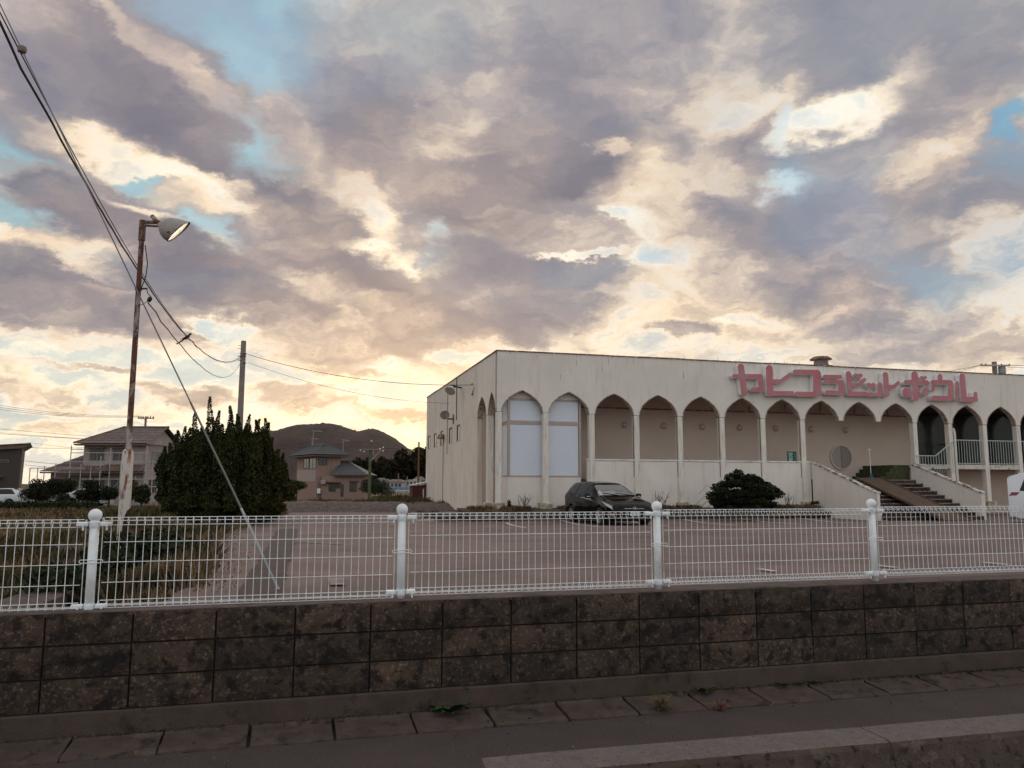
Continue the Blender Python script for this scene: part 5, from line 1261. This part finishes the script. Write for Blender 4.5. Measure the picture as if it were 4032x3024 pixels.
def antenna(x, y, z, h, label, w=1.0):
    r = empty('tv_antenna', label, 'antenna', (x, y, z)); MB().tube([(0, 0, 0), (0, 0, h)], .03, 5).build('mast', steel, r)
    MB().tube([(-w*.2, 0, h-.05), (w, 0, h-.15)], .025, 5).build('boom', steel, r)
    for k in range(6): MB().tube([(-.15+w*k/6, -.3, h-.07), (-.15+w*k/6, .3, h-.07)], .018, 4).build('element', steel, r)
antenna(-25.9, 103, 6.6, 1.9, 'tall rooftop television antenna at the left of the blue-grey roof', 1.2); antenna(-26.0, 103, 6.6, .9, 'lower rooftop antenna on the same mast line of the blue-grey roof', .9); antenna(-22.6, 106, 5.5, 2.0, 'shorter pole antenna behind the right slope of the blue-grey roof', .8)
# small far houses and the blue fence
far_m = mat('far_wall', (.42, .38, .35), .9, var=.1, bump=0); far_w = mat('far_wall_white', (.55, .54, .54), .9, var=.1, bump=0); far_b = mat('far_wall_brown', (.22, .17, .14), .9, var=.1, bump=0)
for i, (x0, x1, z1, y, mt, lab, zr, rt) in enumerate(((-39.2, -36.4, 2.3, 236, far_b, 'small far house with blue-grey roof, leftmost by the dark trees', 3.15, tile_b), (-36.0, -30.8, 2.2, 228, far_m, 'long low far cream house with a brown-grey hip roof', 2.95, tile_m), (-31.3, -27.2, 2.7, 234, far_w, 'white far flat-roofed house right of the low cream one', 2.85, far_w), (-26.3, -24.7, 1.8, 232, far_w, 'tiny far white gabled shed beside the hall wall', 2.4, tile_b), (-45.5, -41.5, 2.6, 262, far_b, 'brown far house half hidden behind the green pole', 3.6, tile_m), (-32.5, -29, 2.9, 262, far_b, 'far house with a dark pyramid roof behind the white one', 4.1, tile_m))):
    h = empty('far_house', lab, 'house', (0, y, 0), 0, 'small houses across the rice field')
    MB().box(x0, x1, 0, 6, -1.5, z1).build('wall', mt, h)
    xm = (x1-x0)*.25; MB().add([(x0-.3, -.4, z1), (x1+.3, -.4, z1), (x1+.3, 6.4, z1), (x0-.3, 6.4, z1), (x0+xm, 3, zr), (x1-xm, 3, zr)], [(0, 1, 5, 4), (1, 2, 5), (2, 3, 4, 5), (3, 0, 4), (0, 3, 2, 1)]).build('roof', rt, h)
    for k in range(int((x1-x0)/1.1)): window(h, x0+.4+k*1.1, x0+.95+k*1.1, 0, z1-1.3, z1-.5, hw_bronze, None, 0)
bf = empty('blue_fence', 'long blue fence with white base below the far houses', 'fence', (0, 225, 0))
blue_m = mat('blue_sheet', (.10, .20, .32), .7, bump=0)
for k in range(18): MB().box(-36.4+.5*k, -36.4+.5*k+.46, 0, .06, -.05, .68).build('panel', blue_m, bf)
for k in range(7): MB().box(-36.5+1.5*k, -36.42+1.5*k, -.08, -.01, -.5, .72).build('post', far_w, bf)
MB().box(-36.5, -27.2, -.04, -.005, -.4, -.1).build('rail', far_w, bf)
m = MB(); m.quad((-60, 175, -1.05), (10, 175, -1.05), (10, 224, -1.0), (-60, 224, -1.0)); m.build('rice_field', mat('rice_stubble', (.14, .12, .035), 1, var=.2, vs=.1, bump=0), kind='structure')
shed = empty('red_shed', 'small rust-red lean-to shed against the far corner of the hall', 'shed', (-6.2, 50, .3), .26)
red_m = mat('red_boards', (.09, .02, .014), .85, var=.3, vs=4, bump=.2)
for k in range(6): MB().box(.0+.17*k, .16+.17*k, 0, .03, 0, 1.15+.03*k).build('board', red_m, shed)
MB().box(-.02, 1.04, .031, 1.4, 0, 1.2).build('wall', red_m, shed); MB().prism([(-.1, 1.20), (1.1, 1.42), (1.1, 1.47), (-.1, 1.25)], -.1, 1.5).build('roof', far_w, shed)
MB().box(.62, .70, -.02, -.001, 0, 1.0).build('white_post', far_w, shed)

# ------------------------------------------------------------ garden trees, hedge, cars at the left houses
def garden(x, y, z, w, h, lab, mt, n=9, trunk=True, cat='tree'):
    B_ = []
    for k in range(n): q = g.uniform(.36, .86); B_.append((g.uniform(-.36, .36)*w*(1.25-q), g.uniform(-.25, .25)*w, h*q, w*.27, w*.27, h*.20, 380, .25))
    bush('garden_tree' if cat == 'tree' else 'hedge', lab, cat, (x, y, z), B_, .09, mt, [([(0, 0, -.1), (.05, 0, h*.4)], [.09, .06])] if trunk else None, group='clipped garden trees in front of the left houses' if cat == 'tree' else None)
garden(-36.4, 61, -.3, 2.0, 2.25, 'dark round garden tree in front of the charcoal house corner', yew_l)
garden(-34.6, 61, -.3, 2.6, 2.35, 'largest dark garden tree, between the charcoal house and the bare tree', yew_l, 13)
garden(-32.35, 61, -.3, 1.9, 2.3, 'dark garden tree with a pointed crown left of the scaffolding', yew_l, 11)
garden(-30.8, 61, -.3, 1.5, 1.65, 'round low garden tree in front of the lean-to roof', shrub_l)
garden(-29.2, 61, -.3, 1.5, 2.1, 'brighter green garden tree with tiered crown', warm_l, 9)
garden(-28.3, 61, -.3, 1.3, 1.8, 'dark garden tree nearest the lamp pole', shrub_l)
garden(-33.2, 59.5, -.3, 1.6, 1.2, 'low shrub between the two dark garden trees', shrub_l, 6, False, 'shrub')
garden(-26.9, 62, -.3, 1.5, 1.1, 'small clipped dark hedge right of the garden trees', yew_l, 8, False, 'hedge')
garden(-25.9, 96, -.4, 3.2, 2.6, 'dark clipped tree at the left foot of the pink-brown house', shrub_l, 9, True, 'shrub')
garden(-15.6, 92, -.4, 4.2, 2.5, 'rounded dark green shrubs right of the green utility pole', shrub_l, 12, False, 'shrub')
garden(-17.0, 96, -.4, 2.6, 2.9, 'dark bush at the right end of the pink-brown house wing', yew_l, 8, False, 'shrub')
B_ = [(x, g.uniform(-.3, .3), .30, .7, .5, .42, 500, .3) for x in np.arange(-9, 4, .7)]
bush('hedge_row', 'long low dark hedge and weeds hiding the lower half of the cars at far left', 'hedge', (-34.6, 58.5, -.4), B_, .10, shrub_l)
def bare_tree(x, y, h, lab, seed):
    r = random.Random(seed); T = empty('bare_tree', lab, 'tree', (x, y, 0)); m = MB()
    def br(p, d, l, rad, k):
        q = p+d*l; m.tube([p, (p+q)/2+Vector((r.uniform(-.05, .05), 0, 0)), q], [rad, rad*.8, rad*.6], 4)
        if k:
            for _ in range(3): br(q, (d+Vector((r.uniform(-.7, .7), r.uniform(-.4, .4), r.uniform(-.1, .5)))).normalized(), l*.72, rad*.6, k-1)
    br(Vector((0, 0, -.3)), Vector((0, 0, 1)), h*.38, .07, 4); m.build('branches', twig_m, T)
bare_tree(-42.2, 76, 3.6, 'leafless tree left of two behind the garden trees', 3); bare_tree(-40.6, 77, 3.9, 'leafless tree nearest the grey house wing', 8)
for i, (x, y, lab, rz) in enumerate(((-42.6, 62.5, 'white car half cut by the left frame edge in front of the charcoal house', .1), (-37.2, 64.5, 'silver car parked behind the garden trees', .2))):
    cc_, *_ = make_car('parked_car', lab, bX, [.62, .69, .77, .86, .94, 1.0, 1.03, 1.2, 1.36, 1.42, 1.45, 1.43, 1.3, 1.1, 1.02, .9], [.58, .64, .71, .78, .84, .87, .89, .9, .91, .92, .93, .94, .95, .95, .95, .85],
        [.58, .68, .78, .83, .85, .85, .85, .85, .85, .85, .85, .85, .84, .8, .74, .66], [.42, .50, .60, .66, .70, .72, .72, .62, .56, .55, .55, .55, .56, .62, .6, .5], 4.5, (.85, 3.5), .30, (white_car, silver_car)[i],
        [((1.66, 2.0), (2.5, 2.5), 5.3, 7.9), ((2.6, 2.6), (3.9, 3.5), 5.3, 7.9)], (1.34, 2.1), (3.6, 4.1), detail=False)
    cc_.location = (x, y, -.25); cc_.rotation_euler = (0, 0, rz); cc_['group'] = 'cars at the left houses'

# ------------------------------------------------------------ poles, lamps, cables
conc = mat('pole_concrete', (.24, .20, .18), .9, var=.15, vs=2, bump=.2, col2=(.15, .12, .11), thr=.58, s2=3)
rust_pole = mat('rusty_pole', (.42, .38, .36), .7, var=.15, vs=5, col2=(.13, .045, .022), thr=.47, s2=5, soft=.05, stretch=(1.5, 1.5, .35), bump=.4, bs=60, third=(.06, .022, .014), s3=9, thr3=.58)
rust_base = mat('rusty_pole_base', (.64, .58, .54), .75, var=.1, vs=5, col2=(.22, .075, .03), thr=.555, s2=7, soft=.04, stretch=(2, 2, .4), bump=.3, bs=60, third=(.05, .02, .015), s3=11, thr3=.66)
cable_m = mat('cable_black', (.018, .014, .013), .6, var=0, bump=0)
steel_wire = mat('steel_wire', (.16, .15, .15), .5, metal=.4, var=.1, bump=0)
lp = empty('lamp_post', 'rusty white street lamp post with a bell-shaped floodlight, standing behind the fence', 'street lamp', (-4.31, 8.9, .62))
MB().lathe([(.062, -.1), (.061, 1.28), (.056, 1.33), (.040, 1.36)], 18).build('base_tube', rust_base, lp, smooth=True)
_m = MB(); _v = []
for z, a0, a1 in ((.0, -150, 150), (.25, -140, 110), (.30, -80, 100), (.5, -74, 100), (.62, -60, 96), (.68, -40, 80), (.71, 0, 50)):
    for k in range(13): a_ = radians(a0+(a1-a0)*k/12); _v.append((.0645*cos(a_), .0645*sin(a_), z))
_m.v = _v; _m.f = [(j*13+i, j*13+i+1, (j+1)*13+i+1, (j+1)*13+i) for j in range(6) for i in range(12)]
_m.build('rust_patch', mat('deep_rust', (.05, .018, .012), .95, var=.4, vs=12, bump=.6), lp)
MB().lathe([(.041, 1.35), (.032, 1.40), (.030, 2.6), (.028, 3.88)], 14).build('pole', rust_pole, lp, smooth=True)
MB().tube([(0, 0, 3.78), (0, 0, 4.02)], .038, 12).tube([(0, 0, 4.0), (.17, 0, 4.0)], .022, 8).build('elbow', rust_pole, lp)
MB().tube([(.02, -.02, 3.955), (.19, -.02, 3.945)], .014, 6).build('arm_tube', rust_pole, lp)
MB().tube([(.10, 0, 4.075), (.255, -.01, 3.93)], .026, 8).build('lamp_bracket', rust_m, lp)
ax = Vector((.70, .36, -.60)).normalized(); Ml_ = Matrix.Translation((.235, -.01, 3.955)) @ ax.to_track_quat('Z', 'Y').to_matrix().to_4x4()
shade_m = mat('shade_grey', (.36, .33, .31), .55, metal=.1, var=.1, vs=6, bump=.1, col2=(.25, .21, .19), thr=.6, s2=6)
def shade_ring(t, r, n=30):
    c = Vector((.205, -.01, 3.965))+Vector((.94, .02, -.34)).normalized()*.235*t
    k = max(0, t)**1.5; nz = (Vector((.93, .1, -.36))*(1-k)+Vector((.68, .30, -.67))*k).normalized(); q = nz.to_track_quat('Z', 'Y').to_matrix()
    return [c+q @ Vector((r*cos(2*pi*j/n), r*sin(2*pi*j/n), 0)) for j in range(n)]
def shade_part(rings, n=30, cap=False):
    m = MB(); m.v = [tuple(p) for r_ in rings for p in shade_ring(*r_)]
    m.f = [(i*n+j, i*n+(j+1) % n, (i+1)*n+(j+1) % n, (i+1)*n+j) for i in range(len(rings)-1) for j in range(n)]
    if cap: m.f.append(tuple((len(rings)-1)*n+j for j in range(n)))
    return m
shade_part([(-.05, .030), (.04, .045), (.15, .082), (.30, .112), (.50, .135), (.75, .152), (1.0, .163)]).build('shade', shade_m, lp, smooth=True)
shade_part([(.985, .162), (.99, .169), (1.03, .169), (1.03, .160)]).build('rim', rust_m, lp)
shade_part([(.99, .161), (.985, .08), (.98, .005)], cap=True).build('lens', mat('lens', (.74, .71, .64), .3, var=.03, bump=0), lp)
MB().tube([(.365, -.11, 3.84), (.37, -.155, 3.835)], .016, 8).build('knob', rust_m, lp)
MB().lathe([(.034, 3.19), (.039, 3.19), (.039, 3.22), (.034, 3.22)], 12, cap=False).box(.03, .10, -.01, .01, 3.20, 3.215).build('pole_band', trim_m, lp)
MB().tube([(.035, 0, 3.22), (.085, -.02, 3.35), (.095, -.02, 3.5), (.05, -.01, 3.72)], .006, 5).build('wire_loop', cable_m, lp)
MB().lathe([(.004, 0), (.024, .01), (.026, .05), (.018, .062), (.004, .07)], 10, Matrix.Translation((.12, 0, 3.05)) @ Matrix.Rotation(.5, 4, 'Y')).tube([(.095, 0, 3.21), (.11, 0, 3.15), (.15, 0, 3.11)], .005, 4).tube([(.12, 0, 3.06), (.05, 0, 3.02), (.02, -.03, 3.0)], .004, 4).build('insulator', trim_m, lp)
cp = empty('utility_pole', 'round grey concrete utility pole rising behind the juniper', 'utility pole', (-13.45, 39, 0))
MB().lathe([(.17, -.2), (.125, 8.66), (.115, 8.69)], 16).build('pole', conc, cp, smooth=True)
for z in (8.0, 7.88): MB().lathe([(.13, z), (.15, z), (.15, z+.06), (.13, z+.06)], 12, cap=False).build('band', rust_m, cp)
for a in ((-.22, 7.9), (.24, 8.02), (.22, 7.55), (-.2, 7.7)): MB().tube([(0, -.1, a[1]), (a[0], -.12, a[1])], .022, 5).build('insulator', trim_m, cp)
for z in (8.3, 8.45): MB().tube([(-.1, -.05, z), (-.24, -.05, z)], .012, 4).build('step_bolt', steel, cp)
npole = empty('utility_pole', 'concrete utility pole just beyond the left frame edge that carries the near cables', 'utility pole', (-5.42, 6.95, 0))
MB().lathe([(.15, -.1), (.12, 7.6)], 16).build('pole', conc, npole, smooth=True)
wp = empty('utility_pole', 'mossy green wooden utility pole with a braced crossarm beyond the gravel', 'utility pole', (-10.72, 60, 0))
MB().lathe([(.13, -.5), (.10, 4.78), (.06, 4.82)], 10).build('pole', mat('mossy_wood', (.10, .115, .06), .95, var=.25, vs=3, bump=.3), wp)
MB().bbox(-.75, 1.15, -.18, -.08, 4.13, 4.22, .01).build('crossarm', conc, wp)
MB().tube([(.05, -.12, 3.3), (.85, -.13, 4.15)], .03, 5).build('brace', steel, wp); MB().tube([(.30, -.12, 3.75), (.25, -.13, 4.2)], .02, 5).build('brace', steel, wp)
for x, z in ((-.72, 4.08), (-.45, 3.98), (.75, 4.2), (.98, 4.05), (1.0, 4.3), (.1, 4.78)): MB().lathe([(.02, 0), (.06, .02), (.05, .08), (.02, .1)], 8, Matrix.Translation((x, -.15, z-.02))).build('insulator', white_paint, wp)
bp = tag(MB().lathe([(.10, -.3), (.07, 5.3)], 10).build('utility_pole', mat('brown_pole', (.15, .075, .05), .9, var=.2, bump=.1), None, (-8.22, 70, 0), smooth=True), 'thin brown timber pole just left of the hall', 'utility pole')
for i, (x, y, z, h, lab) in enumerate(((-32.2, 226, -.6, 5.2, 'thin far pole in front of the white far house'), (-29.7, 226, -.6, 4.4, 'thin far pole nearest the brown timber pole'))):
    tag(MB().tube([(0, 0, 0), (0, 0, h)], .12, 6).build('utility_pole', conc, None, (x, y, z)), lab, 'utility pole')
fp = empty('utility_pole', 'far utility pole with cluster of insulators above the grey tiled roof', 'utility pole', (-51.1, 110, 0))
MB().lathe([(.19, -.5), (.15, 10.85)], 10).build('pole', conc, fp); MB().bbox(-1.0, 1.2, -.2, -.08, 10.5, 10.62, .01).build('crossarm', steel, fp)
for x in (-.95, -.6, -.3, .35, .7, 1.1): MB().lathe([(.04, 0), (.13, .05), (.10, .25), (.03, .32)], 8, Matrix.Translation((x, -.14, 10.55))).build('insulator', conc, fp)
rp = empty('utility_pole', 'utility pole with a grey transformer showing above the right end of the roof', 'utility pole', (37.05, 60, 0))
MB().lathe([(.22, 0), (.17, 11.04)], 12).build('pole', conc, rp, smooth=True)
MB().bbox(-1.2, 1.0, -.3, -.18, 10.66, 10.78, .01).build('crossarm', steel, rp)
MB().lathe([(.24, 10.1), (.26, 10.15), (.26, 10.62), (.22, 10.7)], 14, Matrix.Translation((.55, 0, 0))).build('transformer', mat('transformer_grey', (.25, .28, .30), .6, bump=0), rp)
for x in (-1.15, -.8, 1.0, .4): MB().lathe([(.03, 0), (.07, .03), (.05, .12), (.02, .16)], 8, Matrix.Translation((x, -.24, 10.7))).build('insulator', trim_m, rp)

def cable(a, b, sag, r, label, mt=cable_m, name='cable', n=28, wob=0, cat='cable'):
    a, b = Vector(a), Vector(b)
    pts = []
    for i in range(n+1):
        t = i/n; p = a.lerp(b, t)-Vector((0, 0, 4*sag*t*(1-t)))
        if wob and 0 < i < n: p += Vector((noise.noise(Vector((t*40, 1, 0)))*wob, 0, noise.noise(Vector((t*40, 5, 0)))*wob))
        pts.append(p)
    o = MB().tube(pts, r, 5).build(name, mt); return tag(o, label, cat)
NP = (-5.04, 7.0, 6.20)
cable(NP, (-13.5, 39, 7.95), 1.5, .014, 'thick twisted black cable from the top left corner past the lamp post', wob=.03, n=90)
cable((-5.0, 7.0, 6.26), (-13.5, 39, 7.9), 1.52, .007, 'thinner cable running just beside the thick twisted one', n=40)
cable((-4.19, 8.9, 3.66), (-13.52, 39, 7.68), .85, .008, 'slack cable from the lamp post insulator down towards the concrete pole', n=50, wob=.03)
cable((-1.82, 6.33, .80), (-4.90, 6.9, 6.22), 0, .0060, 'straight steel guy wire crossing in front of the juniper down to the lot edge', steel_wire, 'guy_wire', 8, cat='guy wire')
tag(MB().tube([(-1.82, 6.33, .78), (-2.163, 6.393, 1.403)], .0105, 8).build('guy_guard', mat('guy_guard_grey', (.40, .43, .46), .6, bump=0)), 'grey plastic guard sleeve round the foot of the guy wire', 'guard')
w2 = Vector((-4.90, 6.9, 6.22)); w1 = Vector((-1.82, 6.33, .80))
q1, q2 = w1.lerp(w2, .11), w1.lerp(w2, .27)
tag(MB().tube([q1, q2], .0085, 7).build('guy_grip', steel_wire), 'twisted preformed grip on the lower guy wire', 'guy grip')
tag(MB().lathe([(.01, -.04), (.035, -.025), (.04, 0), (.035, .025), (.01, .04)], 12, Matrix.Translation((-4.52, 6.83, 5.56))).build('guy_insulator', conc, smooth=True), 'round grey insulator on the cables near the top left corner', 'insulator')
cable((-13.2, 39, 8.0), tuple(bl(-.1, 4.6, 6.23)), .45, .013, 'twisted service cable from the concrete pole to the upper wall bracket of the hall')
cable((-13.2, 39, 7.6), tuple(bl(-.1, 10.6, 5.95)), .45, .008, 'lower thin service cable from the concrete pole to the hall side wall')
for i, (z, z2, lab) in enumerate(((12.65, 10.95, 'topmost far power line at the left edge'), (12.3, 10.85, 'second far power line at the left edge'), (11.95, 10.8, 'third far power line from the top at the left edge'))): cable((-75, 110, z+.35), (-52.0+.3*i, 110, z2), .6, .020, lab)
cable((-75, 95, 9.4), (-40, 95, 6.6), .3, .018, 'far power line just above the grey house roof hip', n=10)
cable((-75, 95, 8.9), (-40, 95, 6.3), .3, .015, 'lower twin of the far line above the grey house roof hip', n=10)
cable((-60, 74, 7.2), (-38.8, 74, 5.65), .15, .018, 'single dark line meeting the grey house roof corner', n=10)
for i, (a, b, lab) in enumerate(((4.75, 4.75, 'upper line strung between the charcoal and grey houses'), (3.55, 3.2, 'middle line strung between the charcoal and grey houses'), (3.2, 2.9, 'lowest line strung between the charcoal and grey houses'))): cable((-43.2, 70.5, a), (-38, 70.5, b), .08, .016, lab, n=8)
cable((35.9, 59.8, 10.75), (12, 75, 9.6), .8, .016, 'line running left from the transformer pole behind the roof'); cable((35.9, 59.8, 10.75), (20, 66, 9.0), .8, .012, 'lower line running left from the transformer pole')
cable((38.0, 59.8, 10.75), (70, 59, 11.3), .4, .018, 'upper line running right from the transformer pole'); cable((38.0, 59.8, 10.6), (70, 59, 11.0), .5, .014, 'lower line running right from the transformer pole')
cable((-60, 98, 6.6), (-10.7, 60, 4.8), 1.0, .014, 'thin wire from the green pole leftwards across the hill')
cable((-9.7, 60, 4.3), (20, 70, 5.2), .5, .014, 'thin wire from the green pole towards the hall')

# bird on the cable
bird = empty('bird', 'small dark long-tailed bird perched on the cable left of the concrete pole', 'bird', (-10.05, 24.0, 6.02))
bm_ = mat('bird_feather', (.05, .035, .03), .9, var=.3, vs=30, bump=0)
pr = [(-.13, 0, -.04, .012), (-.07, 0, .0, .03), (0, 0, .045, .05), (.06, 0, .09, .045), (.09, 0, .13, .03), (.12, 0, .155, .034), (.145, 0, .16, .02), (.175, 0, .150, .003)]
MB().tube([p[:3] for p in pr], [p[3] for p in pr], 10).build('body', bm_, bird, smooth=True)
MB().prism([(-.10, -.01), (-.30, -.15), (-.28, -.17), (-.08, -.04)], -.018, .018).build('tail', bm_, bird)
MB().prism([(.06, .10), (-.06, .04), (-.18, -.04), (-.08, .0), (.03, .03)], -.056, -.045).build('wing', mat('bird_wing', (.03, .022, .02), .9, bump=0), bird)
for y in (-.015, .015): MB().tube([(.0, y, .01), (.01, y, -.035)], .005, 4).build('leg', trim_m, bird)

# fittings on the hall's side wall
dish = empty('satellite_dish', 'small grey round satellite dish on a dark arm on the side wall', 'satellite dish', tuple(bl(-.07, 10.0, 5.0)), BR)
Md = Matrix.Translation((-.50, -.7, .18)) @ Vector((-.25, -.95, .30)).to_track_quat('Z', 'Y').to_matrix().to_4x4()
MB().lathe([(.02, -.05), (.12, -.04), (.20, -.015), (.245, .01), (.25, .02)], 28, Md, cap=False).build('reflector', mat('dish_grey', (.20, .17, .155), .7, var=.05, bump=0), dish, smooth=True)
MB().box(-.30, -.0, -.55, -.49, -.03, .04).tube([(-.30, -.52, 0), (-.48, -.66, .15)], .03, 6).build('arm', trim_m, dish)
MB().box(-.035, -.0, -.58, -.46, -.25, .25).build('wall_plate', trim_m, dish)
MB().tube([Md @ Vector((0, -.22, .0)), Md @ Vector((0, -.10, .28)), Md @ Vector((0, 0, .30))], .014, 5).build('feed_arm', trim_m, dish); MB().lathe([(.03, .24), (.035, .34)], 8, Md).build('receiver', conc, dish)
fl = empty('wall_floodlight', 'pale blue-white cone floodlight sticking out high on the side wall', 'floodlight', tuple(bl(-.07, 7.45, 6.42)), BR)
MB().tube([(0, 0, 0), (-.45, -.25, .05)], .04, 6).build('arm', trim_m, fl); MB().box(-.62, -.40, -.40, -.2, -.05, .10).build('gear_box', trim_m, fl)
Mf = Matrix.Translation((-.52, -.35, .02)) @ Vector((-.45, -.55, -.75)).to_track_quat('Z', 'Y').to_matrix().to_4x4()
MB().lathe([(.05, 0), (.12, .10), (.26, .36), (.27, .37)], 26, Mf, cap=False).build('shade', mat('shade_pale', (.50, .56, .62), .5, var=.05, bump=0), fl, smooth=True); MB().lathe([(.01, .352), (.255, .356)], 26, Mf, cap=False).build('lens', mat('lens_dim', (.45, .38, .32), .3, bump=0), fl)
hood = tag(MB().lathe([(.01, .27), (.10, .26), (.20, .18), (.25, .06), (.26, 0), (.25, 0)], 20, Matrix.Translation((-.13, 0, 0)), cap=False).build('vent_hood', rust_m, None, tuple(bl(-.07, 12.3, 4.12)), BR, smooth=True), 'rusty dome-shaped vent hood over the middle small window of the side wall', 'vent hood')
ir = tag(MB().tube([(0, 0, 0), (-.12, -.25, -.02), (-.12, -.5, .02)], .018, 5).tube([(-.02, -.1, -.3), (-.10, -.3, -.5), (-.05, -.55, -.2)], .014, 5).tube([(0, 0, -.45), (-.08, -.15, -.5)], .03, 6).build('cable_bracket', trim_m, None, tuple(bl(-.07, 4.7, 6.25)), BR), 'looped cable bracket near the arches on the side wall', 'bracket')

# things by the stairs
gs = empty('open_sign', 'small green board with white Japanese writing standing on the parapet', 'sign', tuple(bl(14.02, .42, 2.5)), BR)
MB().bbox(-.24, .24, -.02, .02, 0, .60, .006).build('board', mat('sign_green', (.012, .13, .095), .5, var=.15, bump=0), gs)
MB().box(-.255, .255, -.018, .03, .601, .625).build('frame', trim_m, gs)
wpaint = mat('white_lettering', (.62, .70, .68), .6, var=.1, bump=0)
me = text_mesh('\u55b6\n\u696d', .26, wpaint); o = link('lettering', me, gs, (-.07, -.024, .32)); o.rotation_euler = (pi/2, 0, 0)
me = text_mesh('\u3044\n\u3089\n\u3063\n\u3057\n\u3083', .105, wpaint); o = link('lettering', me, gs, (.155, -.024, .30)); o.rotation_euler = (pi/2, 0, 0)
ps = empty('parasol_stand', 'teal cone-shaped stand holding a thin white pole on the stair landing', 'stand', tuple(bl(18.2, .35, 1.86)), BR)
MB().lathe([(.27, 0), (.27, .03), (.13, .10), (.06, .17), (.05, .30)], 20).build('base', mat('teal_plastic', (.02, .13, .155), .5, bump=0), ps, smooth=True)
MB().tube([(0, 0, .3), (-.02, 0, 1.42)], .014, 6).tube([(-.12, 0, 1.42), (.10, 0, 1.42)], .014, 6).build('pole', white_paint, ps)
pv = tag(MB().lathe([(.07, 0), (.07, .35), (.055, .35), (.055, .0)], 14, Matrix.Rotation(pi/2-.1, 4, 'Y')).build('pipe_end', trim_m, None, tuple(bl(14.35, -.42, .80)), BR), 'short black pipe end poking out beside the left stair wall', 'pipe')
